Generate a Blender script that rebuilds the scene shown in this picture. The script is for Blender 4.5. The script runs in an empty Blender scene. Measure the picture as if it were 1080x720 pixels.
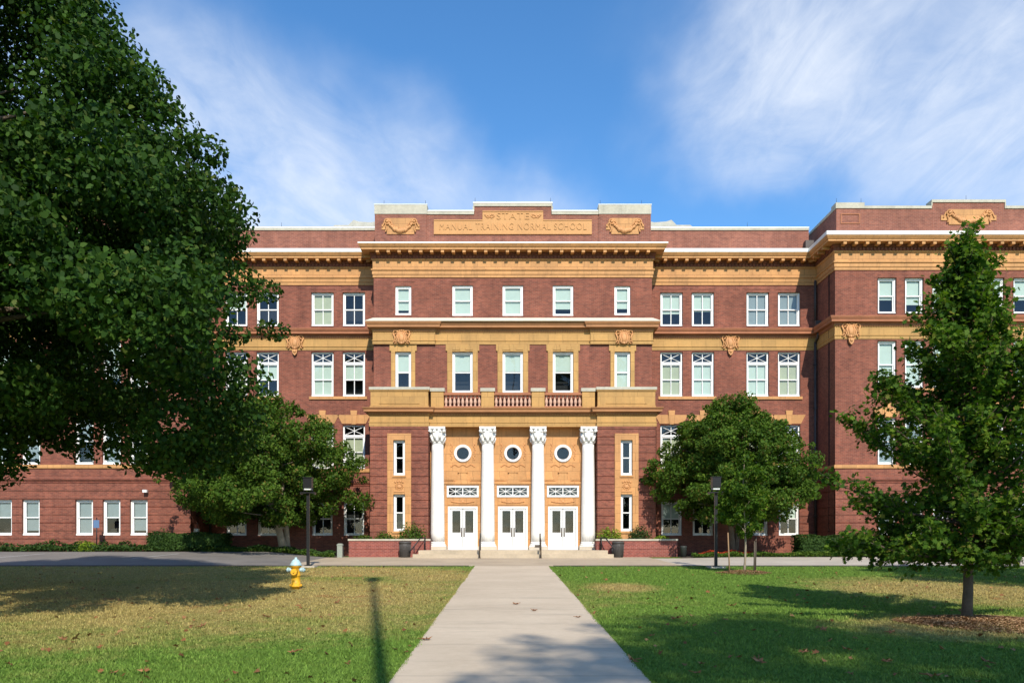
import bpy, bmesh, math, random
import numpy as np
from mathutils import Vector

scene = bpy.context.scene
COL = scene.collection
R = math.radians
rng = random.Random(7)
nrg = np.random.default_rng(11)

# ------------------------------------------------------------------ camera, light, exposure
EYE = 0.95                         # eye height over the ground at the building (the lawn falls towards the viewer)
cam = bpy.data.cameras.new('camera')
cam.sensor_width = 36.0
cam.lens = 840 / 1080 * 36.0
cam.shift_y = (568 - 360) / 1080
cam.shift_x = (540 - 536) / 1080
cam.clip_start = 0.1
cam.clip_end = 4000
cam_o = bpy.data.objects.new('camera', cam)
cam_o.location = (0, 0, EYE)
cam_o.rotation_euler = (R(90), 0, 0)
COL.objects.link(cam_o)
scene.camera = cam_o

SUN_EL, SUN_AZ = 40.0, 10.0        # sun behind the viewer, ten degrees to the right
sunv = Vector((math.sin(R(SUN_AZ)) * math.cos(R(SUN_EL)), -math.cos(R(SUN_AZ)) * math.cos(R(SUN_EL)), math.sin(R(SUN_EL))))
sl = bpy.data.lights.new('sun', 'SUN')
sl.energy = 4.6
sl.angle = R(0.53)
sl.color = (1.0, 0.94, 0.83)
so = bpy.data.objects.new('sun', sl)
so.rotation_euler = (-sunv).to_track_quat('-Z', 'Y').to_euler()
so.location = (20, -60, 60)
COL.objects.link(so)

world = bpy.data.worlds.new('World')
scene.world = world
world.use_nodes = True
wn, wl = world.node_tree.nodes, world.node_tree.links
wn.clear()


def wnode(t, **kw):
    n = wn.new(t)
    for k, v in kw.items():
        setattr(n, k, v)
    return n


def wmath(op, a, b=None):
    n = wnode('ShaderNodeMath', operation=op)
    for i, x in enumerate((a, b)):
        if x is None:
            continue
        if isinstance(x, (int, float)):
            n.inputs[i].default_value = x
        else:
            wl.new(x, n.inputs[i])
    return n.outputs[0]


sky = wnode('ShaderNodeTexSky', sky_type='NISHITA', sun_disc=False)
sky.sun_elevation = R(SUN_EL)
sky.sun_rotation = R(180 - SUN_AZ)
sky.altitude = 300
sky.air_density = 1.0
sky.dust_density = 0.25
sky.ozone_density = 3.2
hsv = wnode('ShaderNodeHueSaturation')
hsv.inputs['Hue'].default_value = 0.499
hsv.inputs['Saturation'].default_value = 1.22
hsv.inputs['Value'].default_value = 1.6
wl.new(sky.outputs[0], hsv.inputs['Color'])
tc = wnode('ShaderNodeTexCoord')
direc = tc.outputs['Generated']


def sky_dir(px, py):
    return Vector(((px - 536) / 840, 1.0, (568 - py) / 840)).normalized()


wob = wnode('ShaderNodeTexNoise')
wob.inputs['Scale'].default_value = 5.0
wob.inputs['Detail'].default_value = 5
wl.new(direc, wob.inputs['Vector'])
wsub = wnode('ShaderNodeVectorMath', operation='SUBTRACT')
wl.new(wob.outputs['Color'], wsub.inputs[0])
wsub.inputs[1].default_value = (0.5, 0.5, 0.5)
wsc = wnode('ShaderNodeVectorMath', operation='SCALE')
wl.new(wsub.outputs[0], wsc.inputs[0])
wsc.inputs['Scale'].default_value = 0.20
wadd = wnode('ShaderNodeVectorMath', operation='ADD')
wl.new(direc, wadd.inputs[0])
wl.new(wsc.outputs[0], wadd.inputs[1])
warped = wadd.outputs[0]
total = None
# thin cirrus: where the banks of cloud hang in the sky (direction, angular size, strength)
for px, py, rad, st in [
    (205, 130, 0.14, .36), (245, 215, 0.18, .95), (320, 222, 0.15, .9), (400, 228, 0.14, .82), (490, 235, 0.12, .66), (590, 238, 0.11, .66),
    (170, 65, 0.10, .18), (60, 150, 0.3, .30), (440, 150, 0.09, .30), (350, 140, 0.12, .22), (300, 260, .14, .7),
    (880, 20, 0.17, .74), (830, 70, 0.15, .60), (940, 60, 0.14, .52), (790, 140, 0.13, .38), (780, 185, 0.08, .44), (860, 130, .13, .36),
    (1010, 105, 0.12, .50), (1060, 80, 0.11, .50), (960, 150, 0.10, .34), (930, 185, 0.08, .50), (1060, 165, 0.13, .52), (1200, 150, 0.30, .50), (900, -150, 0.28, .5),
    (-300, 100, 0.5, .5), (1700, 0, 0.6, .6)]:
    d = wnode('ShaderNodeVectorMath', operation='DISTANCE')
    wl.new(warped, d.inputs[0])
    d.inputs[1].default_value = sky_dir(px, py)
    m = wnode('ShaderNodeMapRange', interpolation_type='SMOOTHERSTEP')
    m.inputs['From Min'].default_value = 0.0
    m.inputs['From Max'].default_value = rad
    m.inputs['To Min'].default_value = st
    m.inputs['To Max'].default_value = 0.0
    wl.new(d.outputs['Value'], m.inputs['Value'])
    # blobs pile up by "screen" so that they never clip
    inv = wmath('SUBTRACT', 1.0, m.outputs['Result'])
    total = inv if total is None else wmath('MULTIPLY', total, inv)
cover = wmath('SUBTRACT', 1.0, total)


def wnoise(rot, stretch, scale, detail, dist):
    r1 = wnode('ShaderNodeMapping')
    r1.inputs['Rotation'].default_value = (0, R(rot), 0)
    wl.new(direc, r1.inputs['Vector'])
    mp = wnode('ShaderNodeMapping')
    mp.inputs['Scale'].default_value = (1, 1, stretch)
    wl.new(r1.outputs[0], mp.inputs['Vector'])
    n = wnode('ShaderNodeTexNoise')
    n.inputs['Scale'].default_value = scale
    n.inputs['Detail'].default_value = detail
    n.inputs['Roughness'].default_value = 0.62
    n.inputs['Distortion'].default_value = dist
    wl.new(mp.outputs[0], n.inputs['Vector'])
    return n.outputs['Fac']


# combed by the wind: streaks fall to the right in the west, rise to the right in the east
sepd = wnode('ShaderNodeSeparateXYZ')
wl.new(direc, sepd.inputs[0])
side_f = wnode('ShaderNodeMapRange', interpolation_type='SMOOTHSTEP')
side_f.inputs['From Min'].default_value = -0.12
side_f.inputs['From Max'].default_value = 0.22
wl.new(sepd.outputs['X'], side_f.inputs['Value'])


def streaks(rot):
    a = wnoise(rot, 1.7, 3.4, 9, 1.0)
    b = wnoise(rot + 10, 2.3, 8.5, 9, 1.3)
    return wmath('ADD', wmath('MULTIPLY', a, 0.62), wmath('MULTIPLY', b, 0.38))


lft, rgt = streaks(-32), streaks(38)
nmix = wmath('ADD', wmath('MULTIPLY', lft, wmath('SUBTRACT', 1.0, side_f.outputs['Result'])), wmath('MULTIPLY', rgt, side_f.outputs['Result']))
mr = wnode('ShaderNodeMapRange', interpolation_type='LINEAR')
mr.inputs['From Min'].default_value = 0.33
mr.inputs['From Max'].default_value = 0.66
mr.inputs['To Min'].default_value = 0.28
mr.inputs['To Max'].default_value = 0.98
wl.new(nmix, mr.inputs['Value'])
cloud = wmath('MINIMUM', wmath('MULTIPLY', cover, mr.outputs['Result']), 0.80)
mixc = wnode('ShaderNodeMix', data_type='RGBA')
wl.new(cloud, mixc.inputs['Factor'])
wl.new(hsv.outputs[0], mixc.inputs['A'])
mixc.inputs['B'].default_value = (6.7, 7.2, 8.0, 1)
bg = wnode('ShaderNodeBackground')
bg.inputs['Strength'].default_value = 0.115
wl.new(mixc.outputs['Result'], bg.inputs['Color'])
wo = wnode('ShaderNodeOutputWorld')
wl.new(bg.outputs[0], wo.inputs['Surface'])

vs = scene.view_settings
vs.view_transform = 'Standard'
vs.look = 'None'
vs.gamma = 1.0
vs.exposure = 0.25
vs.use_curve_mapping = False
scene.cycles.max_bounces = 6
scene.cycles.transparent_max_bounces = 8
scene.cycles.sample_clamp_indirect = 4.0

# ------------------------------------------------------------------ materials
MATS = {}


def new_mat(name):
    m = bpy.data.materials.new(name)
    m.use_nodes = True
    MATS[name] = m
    nt = m.node_tree
    b = nt.nodes['Principled BSDF']
    return m, nt, b


def N(nt, t, **kw):
    n = nt.nodes.new(t)
    for k, v in kw.items():
        setattr(n, k, v)
    return n


def noise(nt, vec, scale, detail=4, rough=0.55, dist=0.0):
    n = N(nt, 'ShaderNodeTexNoise')
    n.inputs['Scale'].default_value = scale
    n.inputs['Detail'].default_value = detail
    n.inputs['Roughness'].default_value = rough
    n.inputs['Distortion'].default_value = dist
    if vec is not None:
        nt.links.new(vec, n.inputs['Vector'])
    return n.outputs['Fac']


def ramp(nt, fac, stops):
    r = N(nt, 'ShaderNodeValToRGB')
    e = r.color_ramp.elements
    while len(e) < len(stops):
        e.new(0.5)
    for el, (p, c) in zip(e, stops):
        el.position = p
        el.color = (*c, 1)
    nt.links.new(fac, r.inputs['Fac'])
    return r.outputs['Color']


def mixrgb(nt, fac, a, b, blend='MIX'):
    m = N(nt, 'ShaderNodeMix', data_type='RGBA', blend_type=blend)
    for key, x in (('Factor', fac), ('A', a), ('B', b)):
        if isinstance(x, (int, float)):
            m.inputs[key].default_value = x
        elif isinstance(x, tuple):
            m.inputs[key].default_value = (*x, 1)
        else:
            nt.links.new(x, m.inputs[key])
    return m.outputs['Result']


def math_n(nt, op, a, b=None, clamp=False):
    n = N(nt, 'ShaderNodeMath', operation=op, use_clamp=clamp)
    for i, x in enumerate((a, b)):
        if x is None:
            continue
        if isinstance(x, (int, float)):
            n.inputs[i].default_value = x
        else:
            nt.links.new(x, n.inputs[i])
    return n.outputs[0]


def maprange(nt, v, a, b, c, d):
    m = N(nt, 'ShaderNodeMapRange', interpolation_type='SMOOTHSTEP')
    for k, x in zip(('From Min', 'From Max', 'To Min', 'To Max'), (a, b, c, d)):
        m.inputs[k].default_value = x
    nt.links.new(v, m.inputs['Value'])
    return m.outputs['Result']


def position(nt):
    return N(nt, 'ShaderNodeNewGeometry').outputs['Position']


def bump(nt, b, height, strength, dist=0.02):
    bm = N(nt, 'ShaderNodeBump')
    bm.inputs['Strength'].default_value = strength
    bm.inputs['Distance'].default_value = dist
    nt.links.new(height, bm.inputs['Height'])
    nt.links.new(bm.outputs[0], b.inputs['Normal'])


def spotted(name, base, vary=0.25, scale=1.2, fine=14.0, rough=0.75, metallic=0.0, bmp=0.0, streak=0.0, spec=None, joints=None):
    """painted / stone / metal surface: broad mottling, fine grain and optional weather streaks"""
    m, nt, b = new_mat(name)
    p = position(nt)
    n1 = noise(nt, p, scale, 5)
    n2 = noise(nt, p, fine, 3)
    f = math_n(nt, 'ADD', math_n(nt, 'MULTIPLY', n1, 0.65), math_n(nt, 'MULTIPLY', n2, 0.35))
    lo = tuple(c * (1 - vary) for c in base)
    hi = tuple(min(1, c * (1 + vary * 0.75)) for c in base)
    c = ramp(nt, f, [(0.3, lo), (0.7, hi)])
    if streak:
        mp = N(nt, 'ShaderNodeMapping')
        mp.inputs['Scale'].default_value = (5, 5, 0.35)
        nt.links.new(p, mp.inputs['Vector'])
        s = noise(nt, mp.outputs[0], 1.0, 4)
        s = maprange(nt, s, 0.5, 0.75, 0, streak)
        c = mixrgb(nt, s, c, tuple(x * 0.45 for x in base))
    if joints:
        sp = N(nt, 'ShaderNodeSeparateXYZ')
        nt.links.new(p, sp.inputs[0])
        cb = N(nt, 'ShaderNodeCombineXYZ')
        nt.links.new(math_n(nt, 'ADD', sp.outputs['X'], sp.outputs['Y']), cb.inputs['X'])
        nt.links.new(sp.outputs['Z'], cb.inputs['Y'])
        br = N(nt, 'ShaderNodeTexBrick')
        nt.links.new(cb.outputs[0], br.inputs['Vector'])
        br.inputs['Scale'].default_value = 1.0
        br.inputs['Brick Width'].default_value = joints[0]
        br.inputs['Row Height'].default_value = joints[1]
        br.inputs['Mortar Size'].default_value = 0.011
        br.inputs['Color1'].default_value = (1.08, 1.06, 1.04, 1)
        br.inputs['Color2'].default_value = (0.91, 0.90, 0.90, 1)
        br.inputs['Mortar'].default_value = (0.62, 0.58, 0.55, 1)
        c = mixrgb(nt, 1.0, c, br.outputs['Color'], 'MULTIPLY')
    nt.links.new(c, b.inputs['Base Color'])
    b.inputs['Roughness'].default_value = rough
    b.inputs['Metallic'].default_value = metallic
    if spec is not None:
        b.inputs['Specular IOR Level'].default_value = spec
    if bmp:
        bump(nt, b, n2, bmp)
    return m


def brick_mat(name, c1, c2, mortar, bw=0.21, rh=0.075, tone=1.0):
    m, nt, b = new_mat(name)
    p = position(nt)
    sp = N(nt, 'ShaderNodeSeparateXYZ')
    nt.links.new(p, sp.inputs[0])
    u = math_n(nt, 'ADD', sp.outputs['X'], sp.outputs['Y'])
    cb = N(nt, 'ShaderNodeCombineXYZ')
    nt.links.new(u, cb.inputs['X'])
    nt.links.new(sp.outputs['Z'], cb.inputs['Y'])
    br = N(nt, 'ShaderNodeTexBrick')
    nt.links.new(cb.outputs[0], br.inputs['Vector'])
    br.inputs['Scale'].default_value = 1.0
    br.inputs['Brick Width'].default_value = bw
    br.inputs['Row Height'].default_value = rh
    br.inputs['Mortar Size'].default_value = 0.006
    br.inputs['Mortar Smooth'].default_value = 0.2
    br.inputs['Bias'].default_value = -0.1
    br.inputs['Color1'].default_value = (*c1, 1)
    br.inputs['Color2'].default_value = (*c2, 1)
    br.inputs['Mortar'].default_value = (*mortar, 1)
    n1 = noise(nt, p, 0.55, 6, 0.65)
    n2 = noise(nt, p, 5.0, 4, 0.6)
    sh = ramp(nt, n1, [(0.3, (0.80, 0.78, 0.78)), (0.7, (1.16, 1.14, 1.14))])
    sh2 = ramp(nt, n2, [(0.3, (0.86, 0.86, 0.86)), (0.72, (1.14, 1.12, 1.10))])
    c = mixrgb(nt, 1.0, br.outputs['Color'], sh, 'MULTIPLY')
    c = mixrgb(nt, 1.0, c, sh2, 'MULTIPLY')
    # rain streaks and soot running down the wall
    mp = N(nt, 'ShaderNodeMapping')
    mp.inputs['Scale'].default_value = (1.6, 1.6, 0.16)
    nt.links.new(p, mp.inputs['Vector'])
    n4 = noise(nt, mp.outputs[0], 1.0, 6, 0.7)
    c = mixrgb(nt, 1.0, c, ramp(nt, n4, [(0.30, (0.80, 0.79, 0.79)), (0.55, (1.0, 1.0, 1.0)), (0.75, (1.10, 1.09, 1.07))]), 'MULTIPLY')
    # a little efflorescence
    n3 = noise(nt, p, 1.7, 8, 0.75)
    c = mixrgb(nt, maprange(nt, n3, 0.60, 0.80, 0, 0.35), c, tuple(min(1, x * 1.5 + 0.08) for x in c1))
    nt.links.new(c, b.inputs['Base Color'])
    b.inputs['Roughness'].default_value = 0.85
    b.inputs['Specular IOR Level'].default_value = 0.25
    bump(nt, b, br.outputs['Fac'], -0.5, 0.008)
    return m


brick_mat('brick', (0.262, 0.082, 0.051), (0.158, 0.050, 0.035), (0.245, 0.145, 0.10))
brick_mat('brick_parapet', (0.285, 0.105, 0.068), (0.205, 0.074, 0.052), (0.31, 0.19, 0.145))
brick_mat('brick_planter', (0.28, 0.075, 0.055), (0.20, 0.055, 0.045), (0.34, 0.20, 0.165))
spotted('terracotta_plain', (0.54, 0.272, 0.098), 0.12, 0.9, 9, 0.75, streak=0.15)
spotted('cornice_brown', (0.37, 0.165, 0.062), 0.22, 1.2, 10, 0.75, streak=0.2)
spotted('terracotta', (0.535, 0.268, 0.096), 0.2, 0.9, 9, 0.75, streak=0.35, joints=(0.72, 0.46))
spotted('ochre', (0.465, 0.262, 0.080), 0.18, 0.9, 9, 0.75, streak=0.32, joints=(0.78, 0.50))
spotted('terracotta_relief', (0.57, 0.27, 0.10), 0.2, 2.5, 20, 0.65)
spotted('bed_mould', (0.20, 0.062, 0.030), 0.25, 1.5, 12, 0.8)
spotted('baluster_stone', (0.55, 0.34, 0.24), 0.15, 1.5, 12, 0.8)
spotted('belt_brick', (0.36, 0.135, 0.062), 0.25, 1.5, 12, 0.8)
spotted('white_paint', (0.80, 0.79, 0.76), 0.05, 1.5, 8, 0.45)
spotted('column_paint', (0.79, 0.77, 0.72), 0.08, 1.2, 10, 0.55, streak=0.16)
spotted('flashing', (0.80, 0.78, 0.72), 0.08, 0.8, 6, 0.5, streak=0.12)
spotted('stone_cap', (0.60, 0.545, 0.42), 0.1, 1.5, 8, 0.8)
spotted('coping', (0.47, 0.43, 0.335), 0.22, 1.5, 8, 0.8, streak=0.25)
spotted('step_stone', (0.46, 0.37, 0.26), 0.22, 1.1, 9, 0.85, bmp=0.2)
spotted('plinth_stone', (0.52, 0.45, 0.35), 0.15, 1.5, 9, 0.8)
spotted('dark_metal', (0.011, 0.011, 0.012), 0.3, 2, 20, 0.45, metallic=0.2)
spotted('bronze_metal', (0.10, 0.075, 0.055), 0.3, 2, 20, 0.5, metallic=0.3)
spotted('pipe_metal', (0.07, 0.055, 0.05), 0.3, 1.5, 10, 0.6)
spotted('can_metal', (0.055, 0.048, 0.042), 0.35, 2, 15, 0.6)
spotted('hydrant_yellow', (0.74, 0.38, 0.015), 0.18, 4, 25, 0.5)
spotted('hydrant_blue', (0.40, 0.55, 0.57), 0.18, 4, 25, 0.5)
spotted('bark', (0.105, 0.075, 0.05), 0.45, 3, 26, 0.9, bmp=0.8)
spotted('pale_bark', (0.30, 0.24, 0.165), 0.35, 3, 14, 0.85, bmp=0.4)
spotted('stake_wood', (0.30, 0.18, 0.09), 0.3, 3, 20, 0.8)
spotted('dark_wood', (0.08, 0.06, 0.04), 0.3, 3, 20, 0.8)
spotted('room_dark', (0.012, 0.012, 0.013), 0.3, 0.7, 3, 0.9)  # near-black: the dimness of the rooms painted into the colour
spotted('roof_felt', (0.16, 0.15, 0.14), 0.2, 0.6, 5, 0.9)
spotted('soil', (0.07, 0.05, 0.032), 0.4, 2, 20, 0.95, bmp=0.5)
spotted('blind_pale', (0.50, 0.57, 0.48), 0.06, 2.0, 6, 0.8)
spotted('blind_cream', (0.42, 0.43, 0.28), 0.10, 2.0, 6, 0.8)
spotted('blind_grey', (0.24, 0.28, 0.28), 0.10, 2.0, 6, 0.8)
spotted('sign_blue', (0.10, 0.17, 0.30), 0.05, 3, 10, 0.4)
spotted('grey_box', (0.26, 0.28, 0.23), 0.15, 3, 10, 0.6)
spotted('door_grey', (0.30, 0.30, 0.29), 0.1, 3, 10, 0.5)
spotted('bin_green', (0.03, 0.035, 0.03), 0.2, 3, 10, 0.6)
spotted('lamp_lens', (0.75, 0.75, 0.72), 0.05, 3, 10, 0.2)
spotted('roof_stone', (0.46, 0.44, 0.37), 0.25, 1.5, 7, 0.85)


def glass_mat():
    m, nt, b = new_mat('glass')
    nt.nodes.remove(b)
    out = nt.nodes['Material Output']
    tr = N(nt, 'ShaderNodeBsdfTransparent')
    tr.inputs[0].default_value = (0.88, 0.92, 0.92, 1)
    gl = N(nt, 'ShaderNodeBsdfGlossy')
    gl.inputs['Roughness'].default_value = 0.02
    gl.inputs['Color'].default_value = (0.95, 0.97, 1, 1)
    p = position(nt)
    n = noise(nt, p, 0.9, 2)
    bm = N(nt, 'ShaderNodeBump')
    bm.inputs['Strength'].default_value = 0.06
    bm.inputs['Distance'].default_value = 0.1
    nt.links.new(n, bm.inputs['Height'])
    nt.links.new(bm.outputs[0], gl.inputs['Normal'])
    lw = N(nt, 'ShaderNodeLayerWeight')
    lw.inputs['Blend'].default_value = 0.5
    fc = math_n(nt, 'ADD', math_n(nt, 'MULTIPLY', math_n(nt, 'POWER', lw.outputs['Facing'], 3.0), 0.6), 0.05)
    mx = N(nt, 'ShaderNodeMixShader')
    nt.links.new(fc, mx.inputs[0])
    nt.links.new(tr.outputs[0], mx.inputs[1])
    nt.links.new(gl.outputs[0], mx.inputs[2])
    nt.links.new(mx.outputs[0], out.inputs['Surface'])


glass_mat()


def leaf_mat(name, dark, mid, light, trans=0.35, accent=None):
    m, nt, b = new_mat(name)
    out = nt.nodes['Material Output']
    g = N(nt, 'ShaderNodeNewGeometry')
    stops = [(0.0, dark), (0.5, mid), (0.9, light)]
    if accent:
        stops += [(0.93, light), (0.97, accent)]
    c = ramp(nt, g.outputs['Random Per Island'], stops)
    n1 = noise(nt, g.outputs['Position'], 0.8, 3)
    c = mixrgb(nt, 1.0, c, ramp(nt, n1, [(0.3, (0.78, 0.8, 0.8)), (0.7, (1.25, 1.2, 1.1))]), 'MULTIPLY')
    nt.links.new(c, b.inputs['Base Color'])
    b.inputs['Roughness'].default_value = 0.62
    b.inputs['Specular IOR Level'].default_value = 0.13
    t = N(nt, 'ShaderNodeBsdfTranslucent')
    c2 = mixrgb(nt, 1.0, c, (1.35, 1.5, 0.6), 'MULTIPLY')
    nt.links.new(c2, t.inputs[0])
    mx = N(nt, 'ShaderNodeMixShader')
    mx.inputs[0].default_value = trans
    nt.links.new(b.outputs[0], mx.inputs[1])
    nt.links.new(t.outputs[0], mx.inputs[2])
    nt.links.new(mx.outputs[0], out.inputs['Surface'])
    return m


leaf_mat('leaf_big', (0.015, 0.042, 0.007), (0.027, 0.068, 0.010), (0.046, 0.098, 0.013), 0.26, (0.085, 0.115, 0.022))
leaf_mat('leaf_round', (0.034, 0.075, 0.010), (0.062, 0.122, 0.014), (0.100, 0.165, 0.020), 0.32, (0.15, 0.11, 0.03))
leaf_mat('leaf_maple', (0.024, 0.062, 0.007), (0.056, 0.120, 0.011), (0.125, 0.200, 0.020), 0.38, (0.16, 0.17, 0.03))
leaf_mat('leaf_hedge', (0.018, 0.042, 0.010), (0.032, 0.068, 0.014), (0.050, 0.095, 0.018), 0.2)
leaf_mat('leaf_cover', (0.035, 0.075, 0.012), (0.065, 0.120, 0.018), (0.115, 0.175, 0.025), 0.3)
leaf_mat('leaf_lime', (0.10, 0.17, 0.015), (0.16, 0.24, 0.02), (0.24, 0.31, 0.03), 0.3)
leaf_mat('petal_red', (0.30, 0.03, 0.015), (0.42, 0.05, 0.02), (0.50, 0.09, 0.03), 0.2)
leaf_mat('dead_leaf', (0.14, 0.055, 0.022), (0.24, 0.105, 0.045), (0.34, 0.18, 0.085), 0.1)
leaf_mat('mulch_chip', (0.24, 0.13, 0.07), (0.36, 0.215, 0.115), (0.47, 0.31, 0.185), 0.0)


def lawn_colour(nt):
    """colour of the turf by place: dry thatch on the left lawn and near the maple, green elsewhere"""
    p = position(nt)
    sp = N(nt, 'ShaderNodeSeparateXYZ')
    nt.links.new(p, sp.inputs[0])

    def blob(cx, cy, rx, ry):
        dx = math_n(nt, 'DIVIDE', math_n(nt, 'SUBTRACT', sp.outputs['X'], cx), rx)
        dy = math_n(nt, 'DIVIDE', math_n(nt, 'SUBTRACT', sp.outputs['Y'], cy), ry)
        d = math_n(nt, 'SQRT', math_n(nt, 'ADD', math_n(nt, 'MULTIPLY', dx, dx), math_n(nt, 'MULTIPLY', dy, dy)))
        return maprange(nt, d, 0.25, 1.15, 1.0, 0.0)

    big = noise(nt, p, 0.28, 4, 0.6)
    med = noise(nt, p, 1.3, 5, 0.65)
    fine = noise(nt, p, 9.0, 4, 0.7)
    dry = blob(-8.5, 20.0, 13.0, 10.5)
    for a in ((-2.6, 27.0, 2.6, 4.5), (12.0, 21.5, 4.5, 6.0), (-16, 28, 14, 9), (-6, 29, 7, 5), (3.2, 22.5, 1.6, 2.2), (8.6, 14.0, 3.5, 2.5)):
        dry = math_n(nt, 'MAXIMUM', dry, blob(*a))
    w = math_n(nt, 'ADD', dry, math_n(nt, 'MULTIPLY', math_n(nt, 'SUBTRACT', med, 0.5), 1.1))
    w = math_n(nt, 'ADD', w, math_n(nt, 'MULTIPLY', math_n(nt, 'SUBTRACT', big, 0.5), 0.9))
    w = math_n(nt, 'ADD', w, math_n(nt, 'MULTIPLY', math_n(nt, 'SUBTRACT', fine, 0.5), 0.8))
    w = maprange(nt, w, 0.05, 1.05, 0.0, 1.0)
    green = ramp(nt, fine, [(0.3, (0.072, 0.136, 0.018)), (0.7, (0.140, 0.222, 0.034))])
    tan = ramp(nt, fine, [(0.3, (0.225, 0.175, 0.056)), (0.7, (0.385, 0.295, 0.105))])
    c = mixrgb(nt, w, green, tan)
    rust = math_n(nt, 'MULTIPLY', math_n(nt, 'MULTIPLY', maprange(nt, noise(nt, p, 0.9, 6, 0.7), 0.55, 0.70, 0, 0.65), w), 1.0)
    c = mixrgb(nt, rust, c, (0.27, 0.115, 0.045))
    return p, fine, c


m, nt, b = new_mat('turf')
p, fine, c = lawn_colour(nt)
nt.links.new(c, b.inputs['Base Color'])
b.inputs['Roughness'].default_value = 0.95
b.inputs['Specular IOR Level'].default_value = 0.1
bump(nt, b, noise(nt, p, 40, 4, 0.7), 0.8, 0.03)

m, nt, b = new_mat('grass_blade')
p, fine, c = lawn_colour(nt)
g = N(nt, 'ShaderNodeNewGeometry')
c = mixrgb(nt, 1.0, c, ramp(nt, g.outputs['Random Per Island'], [(0, (0.8, 0.8, 0.78)), (0.6, (1.1, 1.1, 1.1)), (1, (1.5, 1.45, 1.45))]), 'MULTIPLY')
nt.links.new(c, b.inputs['Base Color'])
b.inputs['Roughness'].default_value = 0.7
b.inputs['Specular IOR Level'].default_value = 0.15

m, nt, b = new_mat('walk_concrete')
p = position(nt)
sp = N(nt, 'ShaderNodeSeparateXYZ')
nt.links.new(p, sp.inputs[0])
n1, n2, n3 = noise(nt, p, 0.5, 5), noise(nt, p, 6, 5, 0.7), noise(nt, p, 90, 2)
f = math_n(nt, 'ADD', math_n(nt, 'MULTIPLY', n1, 0.5), math_n(nt, 'ADD', math_n(nt, 'MULTIPLY', n2, 0.3), math_n(nt, 'MULTIPLY', n3, 0.2)))
c = ramp(nt, f, [(0.32, (0.44, 0.348, 0.243)), (0.68, (0.60, 0.488, 0.355))])
mp = N(nt, 'ShaderNodeMapping')
mp.inputs['Scale'].default_value = (0.35, 1.6, 1)
nt.links.new(p, mp.inputs['Vector'])
st = noise(nt, mp.outputs[0], 0.8, 6, 0.65)
c = mixrgb(nt, maprange(nt, st, 0.56, 0.74, 0, 0.4), c, (0.20, 0.165, 0.13))
# tooled joints across the walk, one each 2.4 m
fr = math_n(nt, 'FRACT', math_n(nt, 'DIVIDE', sp.outputs['Y'], 2.4))
j = math_n(nt, 'LESS_THAN', fr, 0.009)
c = mixrgb(nt, math_n(nt, 'MULTIPLY', j, 0.6), c, (0.12, 0.10, 0.08))
nt.links.new(c, b.inputs['Base Color'])
b.inputs['Roughness'].default_value = 0.9
bump(nt, b, n3, 0.25, 0.01)

spotted('road_concrete', (0.42, 0.33, 0.225), 0.22, 0.5, 7, 0.9)
spotted('pale_concrete', (0.45, 0.39, 0.31), 0.2, 0.6, 7, 0.9)
spotted('asphalt', (0.175, 0.155, 0.135), 0.28, 0.7, 12, 0.9)
spotted('gutter_asphalt', (0.045, 0.036, 0.032), 0.3, 1.0, 12, 0.95)
spotted('line_paint', (0.55, 0.54, 0.50), 0.2, 2.0, 12, 0.8)

M = MATS


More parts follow.
